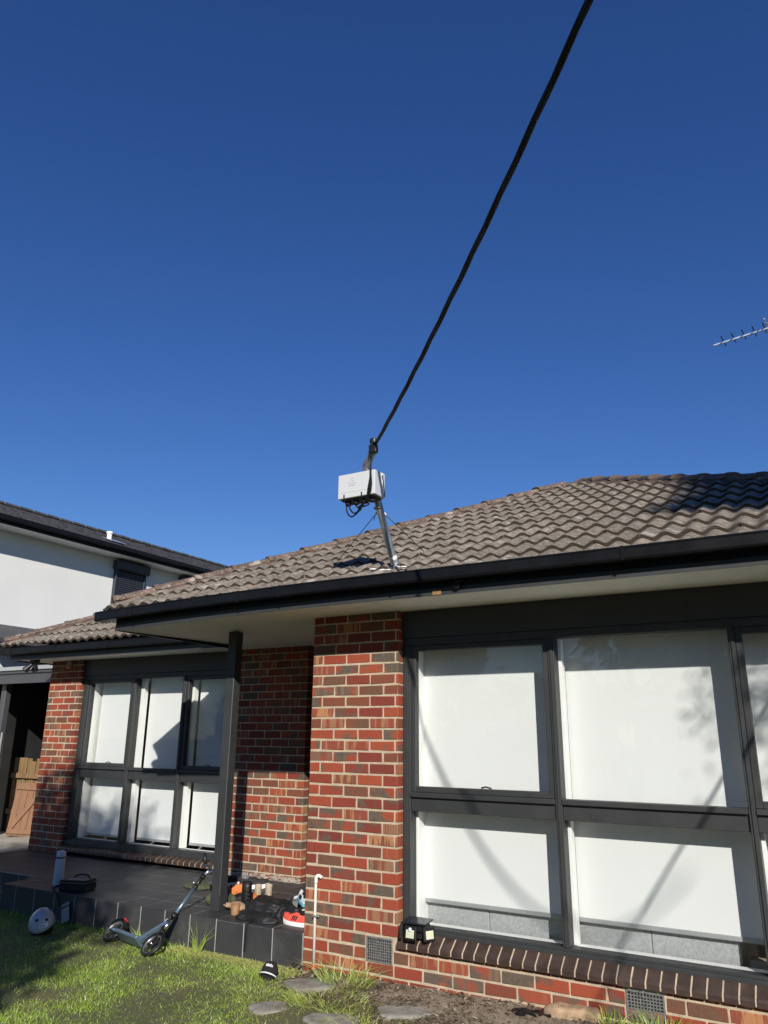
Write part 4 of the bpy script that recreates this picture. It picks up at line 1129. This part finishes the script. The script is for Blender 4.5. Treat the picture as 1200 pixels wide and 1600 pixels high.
lb = thing('lunch_bag', 'black insulated lunch bag with printed lid beside the water bottle', 'lunch bag', (-2.86, .17, ZP), (0, 0, R(18)))
MB().cbox(-.15, .15, -.10, .10, .0, .075, .03).build('body', 'lunch_fabric', lb, False)
MB().cbox(-.152, .152, -.102, .102, .0755, .085, .004).build('rim', 'lunch_trim', lb, False)
MB().cbox(-.14, .14, -.092, .092, .0855, .10, .012).build('lid', 'lunch_fabric', lb, False)
MB().cbox(-.10, .11, -.06, .05, .1005, .103, .001).build('lid_print', 'lunch_print', lb, False)
MB().tube(bez([(-.08, .06, .10), (-.06, .07, .125), (.05, .07, .13), (.09, .06, .10)], 6), .008, 8).build('handle', 'lunch_fabric', lb, False)
MB().tube(bez([(-.15, -.06, .05), (-.18, -.12, .035), (-.14, -.155, .01), (-.06, -.20, -.03), (-.03, -.21, -.10)], 6), .010, 8).build('strap', 'lunch_fabric', lb, False)

pc = thing('zip_pouch', 'grey zip pouch propped against the porch face above the helmet', 'pouch', (-2.70, -.055, .04), (R(-14), R(-24), R(6)))
MB().cbox(-.05, .05, -.004, .004, 0, .17, .003).build('panel', 'pouch_plastic', pc, False)
MB().cbox(-.052, .052, -.006, .006, .128, .14, .002).build('zip', 'shoe_black', pc, False)

bn = thing('beanie', 'small black knitted beanie with white print lying on dry grass', 'beanie', (-.10, -.30, .0), (R(-35), R(8), R(20)))
mb = MB().ellipsoid((0, 0, .05), (.062, .058, .075), 22, 14, None, .9)
mb.move(lambda q: q*(1+.03*mnoise.noise(q*25))).build('crown', 'knit_black', bn, False)
MB().lathe([(.058, .012), (.066, .008), (.068, .022), (.066, .036), (.058, .034)], n=26).build('cuff', 'knit_black', bn, False)
st_b = MB().lathe([(.0685, .018), (.0688, .026)], n=26).build('stripe', 'print_white', bn, False)
pr = MB()
for k, (x_, h_) in enumerate(((-.022, .016), (-.011, .02), (.0, .016), (.011, .02), (.022, .014))):
    y_ = -math.sqrt(max(0, 1-(x_/.062)**2-((.075-.05)/.075)**2))*.058-.003
    pr.cbox(x_-.004, x_+.004, y_-.001, y_+.003, .068, .068+h_, .001)
pr.build('print', 'print_white', bn, False)

# ------------------------------------------------------------------ shoes and the bag on the porch
def shoe(name, label, loc, rz, L_=.28, upper='shoe_black', solem='sole_white', roll=0, pitch=0, shaft=0.0, acc=None, cat='shoe', group='shoes on the porch', sole_h=.026, lace=None):
    o = thing(name, label, cat, loc, (R(roll), R(pitch), R(rz)), group)
    ts = np.linspace(0, 1, 17); W = .5*L_*.36
    def hw(t): return W*(.62+.30*math.sin(math.pi*min(1, t*1.05))**.7*(.5+.9*t))*(1 if t < .86 else max(.12, math.sqrt(max(0, 1-((t-.86)/.145)**2))))*(1 if t > .08 else .55+.45*math.sqrt(t/.08))
    def off(t): return .012*math.sin(math.pi*t)*L_/.28
    sole = []
    for sg in (1, -1):
        for t in (ts if sg > 0 else ts[::-1]): sole.append((t*L_, sg*hw(t)*1.06+off(t)))
    n = len(sole); mb = MB(); spring = lambda x: .018*max(0, (x/L_-.72)/.28)**2
    mb.add([(x, y, spring(x)) for x, y in sole]+[(x, y*1.03, spring(x)+sole_h*.6) for x, y in sole]+[(x, y*.98, spring(x)+sole_h) for x, y in sole],
           [tuple(range(n))[::-1]]+[(r_*n+i, r_*n+(i+1) % n, (r_+1)*n+(i+1) % n, (r_+1)*n+i) for r_ in (0, 1) for i in range(n)]+[tuple(range(2*n, 3*n))], False)
    mb.build('sole', solem, o, False)
    def top(t):
        if shaft and t < .42: return .085
        if t < .40: return .078-.012*math.sin(math.pi*t/.40)+.012*(t < .06)
        return .052+(.074-.052)*max(0, 1-(t-.40)/.28)-.020*max(0, (t-.75)/.25)**2
    mb = MB(); m = 13; vs_ = []
    for t in ts:
        h = top(t)*L_/.28
        for i in range(m):
            a = math.pi*i/(m-1); ca_ = math.cos(a); sa = math.sin(a)
            vs_.append((t*L_, off(t)+hw(t)*.97*math.copysign(abs(ca_)**.75, ca_)*(1-.22*sa), sole_h*.9+spring(t*L_)+h*sa**.8))
    fs = [(k*m+i, k*m+i+1, (k+1)*m+i+1, (k+1)*m+i) for k in range(len(ts)-1) for i in range(m-1)]
    fs += [tuple(range(m))[::-1], tuple((len(ts)-1)*m+i for i in range(m))]
    mb.add(vs_, fs, True); mb.build('upper', upper, o, False)
    if shaft:
        z0 = .07; ks = (L_/.26)**.6; mb = MB().lathe([(.046*ks, .03), (.047*ks, z0), (.048*ks, z0+shaft*.6), (.050*ks, z0+shaft), (.043*ks, z0+shaft), (.040*ks, z0+.01)], (.105*L_/.28*.75, 0, 0), (0, 0, 1), 20)
        mb.move(lambda q: Vector((q.x*1.1, q.y*.9, q.z))).build('shaft', upper, o, False)
    else:
        MB().ellipsoid((.19*L_, off(.19), sole_h+.062*L_/.28), (.15*L_, hw(.2)*.62, .022*L_/.28), 16, 8).build('opening_patch', 'hollow_shade' if upper != 'shoe_black' else 'shoe_grey', o, False)  # dark patch stands in for the shaded opening; grey on black shoes
        if upper == 'orange_print': return o
        tg = MB().bar((.33*L_, off(.4), sole_h+.068*L_/.28), (.29*L_, off(.4), sole_h+.11*L_/.28), .045*L_/.28, .008, (1, 0, 0), .003); tg.build('tongue', acc or upper, o, False)
    if lace:
        mb = MB()
        for k in range(5):
            t = .42+.065*k; z = sole_h+top(t)*L_/.28+.002
            if shaft: x_, z = .12+.012*k*0+.012*k, .20-.028*k; mb.tube([(x_+.005, -.02, z), (x_+.012, 0, z+.006), (x_+.005, .02, z)], .003, 5); continue
            mb.tube([(t*L_, off(t)-.02, z-.006), (t*L_+.004, off(t), z+.003), (t*L_, off(t)+.02, z-.006)], .003, 5)
        mb.build('laces', lace, o, False)
    if acc and not shaft:
        for sg in (-1, 1):
            mb = MB()
            for k in range(3):
                t = .34+.07*k; mb.bar((t*L_, off(t)+sg*hw(t)*.99, sole_h+.012), ((t-.05)*L_, off(t)+sg*hw(t)*.86, sole_h+.045), .006, .012, (0, sg, 0), .001)
            mb.build('side_stripe', acc, o, False)
    return o
Zf = ZP+.001
shoe('running_shoe', 'coral red running shoe with white sole at the porch edge', (-.085, .175, Zf), 172, .27, 'shoe_coral', 'sole_white', lace='shoe_black', acc='shoe_black', sole_h=.03)
shoe('running_shoe', 'grey running shoe tucked behind the coral red shoe', (-.08, .30, Zf), 170, .27, 'shoe_grey', 'shoe_white', lace='shoe_white', acc='shoe_white')
shoe('sneaker', 'dark grey sneaker with white ribs behind the black bag', (-.62, .66, Zf), 118, .27, 'shoe_grey', 'shoe_black', roll=62, acc='shoe_white')
shoe('child_shoe', 'turquoise and white child shoe on top of the shoe pile', (-.16, .40, Zf+.10), 150, .2, 'shoe_blue', 'shoe_white', pitch=-12, acc='shoe_white', lace='shoe_black')
shoe('child_shoe', 'white child shoe beside the turquoise one on the pile', (-.30, .44, Zf+.075), 140, .2, 'shoe_white', 'shoe_blue', pitch=-15, acc='shoe_black')
shoe('sneaker', 'black sneaker with thick white sole in front of the porch wall', (-1.60, 1.10, Zf), 42, .29, 'shoe_black', 'sole_white', sole_h=.034)
shoe('sneaker', 'black sneaker standing toe-up beside the porch post shadow', (-1.84, 1.02, Zf), 62, .29, 'shoe_black', 'sole_white', sole_h=.034)
shoe('ankle_boot', 'beige suede ankle boot of the upright pair behind the black bag', (-1.10, .78, Zf), 128, .17, 'suede_beige', 'suede_tan', shaft=.05, cat='boot')
shoe('ankle_boot', 'second beige suede ankle boot beside the upright one', (-1.02, .845, Zf), 132, .17, 'suede_beige', 'suede_tan', shaft=.05, cat='boot')
shoe('lace_boot', 'black lace-up boot standing between the orange shoe and the bag', (-1.03, .50, Zf), -35, .26, 'leather_black', 'shoe_black', shaft=.14, lace='leather_black', cat='boot')
shoe('child_shoe', 'orange patterned child shoe behind the black lace-up boot', (-1.36, .70, Zf+.02), 35, .2, 'orange_print', 'orange_print', pitch=-20)
shoe('child_shoe', 'second orange patterned child shoe lying by the beige boots', (-1.20, .72, Zf), -10, .2, 'orange_print', 'orange_print')
shoe('sandal', 'tan sandal lying sole-out beside the foot of the porch post', (-1.02, .33, Zf+.03), -15, .22, 'suede_tan', 'suede_tan', roll=78)
tag(MB().lathe([(0, 0), (.034, 0), (.036, .006), (.039, .085), (.035, .085), (.032, .012), (0, .012)], n=22).build('brown_cup', 'leather_brown'), 'brown leather cup standing at the porch edge by the sandal', 'cup').location = (-.86, .19, Zf)
bag = thing('sports_bag', 'slumped black nylon bag with a strap hanging over the porch edge', 'bag', (-.62, .30, ZP))
def lump(c, r, seed, amp=.12, nu=64, nvv=36, p=.8):
    mb = MB().ellipsoid((0, 0, 0), r, nu, nvv, None, p)
    mb.move(lambda q: q*(1+amp*mnoise.noise(q*8+Vector((seed, 0, 0)))+amp*.9*(.35-abs(mnoise.noise(q*13+Vector((0, seed, 0)))))+amp*.5*(.3-abs(mnoise.noise(q*30+Vector((seed, seed, 0)))))))
    mb.move(lambda q: Vector((q.x+c[0], q.y+c[1], max(q.z+c[2], ZP+.002)))); return mb
lump((-.66, .40, ZP+.035), (.22, .16, .075), 3, .30).move(lambda q: q).build('body', 'nylon_black', bag)
lump((-.60, .17, ZP+.015), (.19, .10, .035), 8, .5).build('flap', 'nylon_black', bag)
lump((-.36, .36, ZP+.02), (.12, .12, .04), 12, .45).build('side_pocket', 'nylon_black', bag)
mb = MB(); pts = bez([(-.54, .14, ZP+.03), (-.555, .05, ZP+.02), (-.558, .002, ZP+.012), (-.558, -.016, ZP-.02), (-.562, -.015, ZP-.10), (-.566, -.017, ZP-.195)], 5)
for a, b in zip(pts[:-1], pts[1:]): mb.bar(a, b, .02, .004, (b-a).cross(Vector((1, 0, 0))), .001)
mb.build('strap', 'nylon_black', bag)
gc = thing('green_cloth', 'olive green cloth dropped on the porch behind the scooter handle', 'cloth', (-1.98, .92, ZP))
lump((-1.98, .92, ZP+.012), (.16, .10, .025), 21, .3).build('fold', 'olive_cloth', gc)
gc2 = thing('green_cloth', 'olive green cloth bundled behind the foot of the porch post', 'cloth', (-1.27, .45, ZP))
lump((-1.27, .47, ZP+.03), (.13, .10, .05), 25, .3).build('fold', 'olive_cloth', gc2)

# ------------------------------------------------------------------ stones and rubbish
def stone(c, r, rz, label, seed, m='stone', name='stepping_stone', cat='stone', group='flat stones in the garden bed'):
    mb = MB().ellipsoid((0, 0, 0), r, 44, 26, None, .45)
    def rough(q):
        a = math.atan2(q.y, q.x); k = 1+.30*mnoise.noise((math.cos(a)*1.6, math.sin(a)*1.6, seed*3.1))+.08*mnoise.noise((math.cos(a)*6, math.sin(a)*6, seed))
        z = q.z*(1+.25*mnoise.noise((q.x*5, q.y*5, seed)))+.010*abs(mnoise.noise(q*11+Vector((seed, 0, 0))))+.004*mnoise.noise(q*40)
        return Vector((q.x*k, q.y*k, z))
    mb.move(rough)
    o = mb.build(name, m); o.location = c; o.rotation_euler = (random.uniform(-.05, .05), random.uniform(-.05, .05), R(rz))
    return tag(o, label, cat, group)
stone((.30, -.29, .012), (.18, .14, .030), 50, 'flat grey stone at the foot of the white pipe', 1)
stone((.31, -.79, -.004), (.13, .10, .022), 40, 'small flat stone at the lawn edge below the beanie', 2)
stone((.79, -.78, -.004), (.16, .11, .022), 40, 'flat stone at the bottom edge between the weeds', 3)
stone((1.15, -.42, .012), (.17, .13, .024), 40, 'flat grey stone in dry litter under the first window', 4)
stone((2.12, -.02, .05), (.17, .08, .06), 5, 'rough sandy rock against the brick wall under the window', 5, 'rock_sandy', 'rock', 'rock', None)
ps = tag(MB().ellipsoid((0, 0, 0), (.13, .05, .02), 24, 12, None, .6).move(lambda q: Vector((q.x, q.y, q.z+.02*mnoise.noise(q*16)+.025*max(0, q.x*4)))).build('plastic_scrap', 'plastic_sheet'), 'scrap of black plastic sheet on the dirt beside the sandy rock', 'plastic')
ps.location = (1.88, -.13, .045); ps.rotation_euler = (R(12), 0, R(10))

# ------------------------------------------------------------------ grass, weeds, litter
def blades(name, n, fn, m='grass_blade', seg=2):
    """fn(i) -> x,y,z,h,w,lean,az,tint arrays"""
    x, y, z, h, w, lean, az, tint = fn(n)
    n = len(x)
    tw = rng.uniform(0, 2*np.pi, n)
    dx, dy = np.cos(az), np.sin(az); sx, sy = np.cos(tw), np.sin(tw)
    V = np.zeros((n, 5, 3), np.float32)
    for k, (t, ww) in enumerate(((0, 1), (0, -1), (.55, .8), (.55, -.8), (1, 0))):
        b = lean*t**1.7
        V[:, k, 0] = x+dx*b*h+sx*w*ww*.5; V[:, k, 1] = y+dy*b*h+sy*w*ww*.5; V[:, k, 2] = z+h*t*(1-.35*np.minimum(1, lean)*t)
    base = (np.arange(n)*5)[:, None]
    quads = base+np.array([0, 1, 3, 2]); tris = base+np.array([2, 3, 4])
    me = bpy.data.meshes.new(name)
    me.vertices.add(n*5); me.vertices.foreach_set('co', V.ravel())
    li = np.concatenate([quads.ravel(), tris.ravel()]).astype(np.int32)
    me.loops.add(len(li)); me.loops.foreach_set('vertex_index', li)
    ls = np.concatenate([np.arange(n)*4, n*4+np.arange(n)*3]).astype(np.int32)
    me.polygons.add(2*n); me.polygons.foreach_set('loop_start', ls)
    me.update(calc_edges=True); me.validate()
    set_attr(me, 'tint', np.repeat(np.clip(tint, 0, 1), 5))
    me.materials.append(MATS[m])
    o = bpy.data.objects.new(name, me); col.objects.link(o); return o
def vnoise(x, y, s, seed=0):
    a = rng.integers(0, 1) if False else 0
    return np.array([mnoise.noise((float(p)*s, float(q)*s, seed)) for p, q in zip(x, y)])
def lawn_fn(n):
    x = rng.uniform(-5.6, 1.9, n); y = rng.uniform(-3.4, -.005, n)
    y = np.where(rng.random(n) < .0, y, y)
    # keep where the camera looks (bottom edge of the picture) with a margin
    keep = (y > -2.4-.35*(x)) & (y > -3.4)
    left = (x < -3.8)
    # bare bed
    edge = -.30-.33*np.clip((x-.0)/.9, 0, 1)-.12*np.clip(x-.9, 0, 3)
    g1 = vnoise(x, y, 2.6, 4)
    keep &= ~((x > .05) & (y > edge+.10*g1))
    dn = vnoise(x, y, 1.1, 9); dens = np.clip(.92+.5*dn, .35, 1)
    dry = np.clip((x+.2)/1.1, 0, 1)*.55+np.exp(-((-y)/.14)**2)*(x > -1.25)*.75
    keep &= rng.random(n) < dens*(1-.45*np.clip(dry, 0, 1))
    x, y, g1, dn, dry = x[keep], y[keep], g1[keep], dn[keep], dry[keep]; m = len(x)
    tall = np.exp(-((-y)/.07)**2)*(x < -1.0)*rng.random(m)
    h = rng.gamma(6, .0040, m)*(1+.3*g1)+tall*.07
    w = rng.uniform(.0025, .0048, m); lean = rng.uniform(.2, 1.3, m); az = rng.uniform(0, 2*np.pi, m)
    tint = np.clip(rng.beta(2.2, 3, m)*.62+.16*g1+.14+.35*np.clip(dn-.15, 0, 1)+dry*rng.uniform(.3, 1.0, m)*.8, 0, 1)
    tint = np.where(rng.random(m) < .05, rng.uniform(.7, 1, m), tint)
    z = np.full(m, -.008)
    return x, y, z, h, w, lean, az, tint
g = stuff(blades('lawn_grass', 330000, lawn_fn)); tag(g, 'short yellow-green lawn grass in front of the porch', 'grass')
def clump(x0, y0, z0, n, rad, h0, label, cat='weed', tint=(.2, .75), wide=.006, lean=(.3, 1.5)):
    def fn(n):
        a = rng.uniform(0, 2*np.pi, n); r_ = rad*np.sqrt(rng.random(n))
        x = x0+r_*np.cos(a); y = y0+r_*.6*np.sin(a)
        az = a+rng.normal(0, .7, n); h = h0*rng.uniform(.35, 1.0, n)
        return x, y, np.full(n, z0-.01), h, rng.uniform(.6, 1.3, n)*wide, rng.uniform(*lean, n), az, rng.uniform(*tint, n)
    o = blades('weed_clump', n, fn); return tag(o, label, cat, 'weed clumps along the wall')
clump(.52, -.20, .03, 210, .20, .23, 'tall straggly clump of weeds below the first brick air vent', tint=(.15, 1.0), wide=.0042, lean=(.3, 2.2))
clump(.58, -.50, .01, 700, .32, .085, 'low spreading weeds between the flat stones', tint=(.2, 1.0), wide=.004, lean=(.5, 2.6))
clump(1.02, -.74, .01, 420, .30, .07, 'thin dry weeds at the bed edge right of the stones', tint=(.45, 1.0), wide=.0036, lean=(.8, 3))
clump(.10, -.62, .0, 500, .30, .06, 'patch of yellowing grass beside the beanie', tint=(.5, 1.0), wide=.0036, lean=(.8, 3))
clump(2.72, -.12, .05, 260, .16, .20, 'bright green grass clump under the second air vent', tint=(.05, .6))
clump(2.40, -.10, .05, 60, .08, .19, 'thin grass tuft in front of the second air vent', tint=(.1, .7))
clump(3.05, -.13, .05, 90, .10, .17, 'grass tuft at the right end of the brick base', tint=(.2, .8))
clump(-1.03, -.055, .0, 26, .035, .30, 'tall seeding weed against the porch face behind the scooter', tint=(.45, .95), lean=(.2, .7))
clump(-1.62, -.06, .0, 160, .14, .17, 'tufted weeds at the porch face beside the scooter deck', tint=(.25, .8))
def litter_fn(n):
    x = rng.uniform(.15, 4.2, n); t = rng.random(n)**.8; y = .0-t*(.42+.3*np.clip(x-.3, 0, 1))
    z = .03*(1-t)+.02*np.clip(x-.8, 0, 1)*(1-t)+.004
    keep = rng.random(n) < .9
    x, y, z = x[keep], y[keep], z[keep]; m = len(x)
    return x, y, z, rng.uniform(.008, .024, m), rng.uniform(.002, .010, m), rng.uniform(1.0, 4, m), rng.uniform(0, 2*np.pi, m), rng.beta(.9, 1.1, m)
make_blade('straw', (.07, .05, .035), (.22, .165, .11), (.48, .40, .29))
o = stuff(blades('dry_litter', 34000, litter_fn, 'straw')); tag(o, 'dry leaf and straw litter over the dirt under the window', 'litter')
def leaf_fn(n):
    x = rng.uniform(-.1, 4.2, n); t = rng.random(n); y = -.01-t*(.35+.45*np.clip(x, 0, 1))
    z = .045*(1-t)+.02*np.clip(x-.8, 0, 1)*(1-t)+.006
    return x, y, z, rng.uniform(.012, .022, n), rng.uniform(.010, .022, n), rng.uniform(1.2, 3, n), rng.uniform(0, 2*np.pi, n), rng.beta(.8, .8, n)
o = stuff(blades('fallen_leaves', 1500, leaf_fn, 'straw')); tag(o, 'curled fallen leaves scattered over the dirt bed', 'leaves')
def straw_fn(n):
    x = rng.uniform(-1.3, .15, n); y = -np.abs(rng.normal(0, .07, n))-.008
    return x, y, np.full(n, .0), rng.uniform(.015, .035, n), rng.uniform(.002, .004, n), rng.uniform(1, 3.5, n), rng.uniform(0, 2*np.pi, n), rng.uniform(.75, 1.0, n)
o = stuff(blades('dead_grass', 5000, straw_fn, 'grass_blade')); tag(o, 'strip of dead straw-coloured grass along the porch foot', 'grass')

# ------------------------------------------------------------------ trees of the yard (their shade falls across the picture)
def tree(name, label, base, blobs, nleaf, leaf, trunk_r, spread=.13, group='yard trees'):
    t = thing(name, label, 'tree', base, None, group)
    top_ = Vector((sum(b[0] for b in blobs)/len(blobs), sum(b[1] for b in blobs)/len(blobs), sum(b[2] for b in blobs)/len(blobs)))
    B = Vector(base); tr = MB()
    mid = B+(top_-B)*.45+Vector((.2, -.1, 0))
    tr.tube(bez([B, mid, top_], 6), [trunk_r*(1-.75*i/12) for i in range(13)], 10)
    for bl in blobs:
        c = Vector(bl[:3]); s0 = mid.lerp(top_, random.uniform(.1, .7)); m2 = s0.lerp(c, .5)+Vector((0, 0, .2))
        tr.tube(bez([s0, m2, c], 4), [trunk_r*.35*(1-.8*i/8) for i in range(9)], 6)
        for q in range(5):
            e_ = c+Vector((random.uniform(-1, 1), random.uniform(-1, 1), random.uniform(-1, 1)))*bl[3]*.8
            tr.tube([c.lerp(s0, .15), c.lerp(e_, .5)+Vector((0, 0, .05)), e_], [trunk_r*.08, trunk_r*.05, .006], 5)
    tr.build('trunk', 'bark', t)
    V = []; n = 0
    for bl in blobs:
        k = int(nleaf*bl[3]**2); cl = max(6, int(k/26))
        cc = rng.normal(0, 1, (cl, 3)); cc /= np.linalg.norm(cc, axis=1)[:, None]; cc *= (rng.random(cl)**(1/2.2))[:, None]*bl[3]
        cc = cc+np.array(bl[:3])
        idx = rng.integers(0, cl, k)
        p = cc[idx]+rng.normal(0, spread*max(.5, bl[3]*.7), (k, 3))
        d = rng.normal(0, 1, (k, 3)); d /= np.linalg.norm(d, axis=1)[:, None]; d[:, 2] -= .3
        e_ = rng.normal(0, 1, (k, 3)); s_ = np.cross(d, e_); s_ /= np.linalg.norm(s_, axis=1)[:, None]
        ll = leaf*rng.uniform(.6, 1.3, (k, 1)); V.append(np.stack([p-s_*ll*.22, p+d*ll*.5-s_*ll*.0, p+s_*ll*.22, p+d*ll], 1)[:, [0, 1, 2, 3]])
        V[-1] = np.stack([p, p+d*ll*.5+s_*ll*.24, p+d*ll, p+d*ll*.5-s_*ll*.24], 1)
    V = np.concatenate(V); n = len(V)
    V = V-np.array(base)
    me = bpy.data.meshes.new('crown'); me.vertices.add(n*4); me.vertices.foreach_set('co', V.astype(np.float32).ravel())
    me.loops.add(n*4); me.loops.foreach_set('vertex_index', np.arange(n*4, dtype=np.int32)); me.polygons.add(n); me.polygons.foreach_set('loop_start', (np.arange(n)*4).astype(np.int32))
    me.update(calc_edges=True); set_attr(me, 'tint', np.repeat(rng.random(n), 4)); me.materials.append(MATS['leaf'])
    o = bpy.data.objects.new('crown', me); col.objects.link(o); o.parent = t
    return t
def sunblob(a, b, r, y): return (a-.72*y, y, b-.635*y, r)      # a=X+.72Y, b=Z+.635Y are constant along a sun ray
tree('street_tree', 'broad leafy tree behind the viewpoint shading the left of the lawn', (1.0, -9.6, -.02),
     [sunblob(*q) for q in ((-3.35, .85, .95, -9), (-3.35, -.2, .95, -9.3), (-4.25, 1.28, .92, -9), (-4.4, .6, .9, -9.2), (-4.4, -.1, 1.2, -9.4), (-3.8, .1, .9, -9.1), (-3.35, -1.1, .8, -9), (-5.3, -.5, 1.1, -9.2), (-6.6, -.9, 1.2, -9.5), (-3.2, -2.0, .8, -9), (-4.6, -1.6, 1.2, -9.3))], 4600, .13, .20, .22)
tree('street_tree', 'fine-leaved tree right of the viewpoint shading the right roof end', (10.0, -6.6, -.02),
     [sunblob(*q) for q in ((3.72, 4.15, .2, -6), (4.1, 3.85, .22, -6), (3.95, 4.2, .26, -6), (4.35, 4.5, .42, -6), (4.75, 5.15, .5, -6.1), (4.55, 4.1, .36, -6), (5.05, 5.7, .5, -6.2), (5.0, 4.7, .6, -6.2), (5.7, 5.6, .9, -6.4), (6.0, 4.2, .8, -6.3), (5.6, 3.0, .6, -6.2))], 16000, .085, .10, .24)
tree('street_tree', 'small feathery tree right of the viewpoint with thin drooping twigs', (9.2, -5.9, -.02),
     [sunblob(*q) for q in ((3.46, 2.24, .15, -5.4), (3.40, 1.78, .07, -5.4), (3.70, 2.15, .15, -5.5), (3.85, 1.95, .2, -5.5), (4.3, 2.0, .3, -5.6), (5.0, 2.6, .5, -5.8))], 9000, .065, .05, .20)
k_ = 0  # unseen tree row, added to block low sky and deepen the house's shade
for (x, y, h, lab) in ((-7.5, -16, 7.6, 'left middle'), (-1.5, -17.5, 8.3, 'middle'), (5, -16.5, 7.4, 'right middle'), (12, -17, 7.8, 'right'), (19, -15, 8.0, 'far right')):
    bl = [(x+random.uniform(-2.2, 2.2), y+random.uniform(-1, 1), h*random.uniform(.25, .78), random.uniform(1.1, 1.7)) for q in range(9)]+[(x, y, h-1.5, 1.4)]
    tree('street_tree', 'unseen tree added across the street to dim the sky light, %s of the row' % lab, (x, y, -.02), bl, 330, .42, .22, group='added trees across the street')
for i, (x, y, h, lab) in enumerate(((-46, -37, 6.3, 'tall dark conifer far down the street'), (-41, -41, 5.2, 'second dark conifer far down the street'), (-52, -33, 5.6, 'third dark conifer far down the street'), (-36, -44, 7.5, 'widest dark conifer far down the street'))):
    bl = [(x, y, .6+h*(k+.5)/10*.9, .25+.20*h*(1-(k+.5)/10)) for k in range(10)]
    tree('conifer', lab, (x, y, -.02), bl, 220, .4, .15, group='conifers down the street')
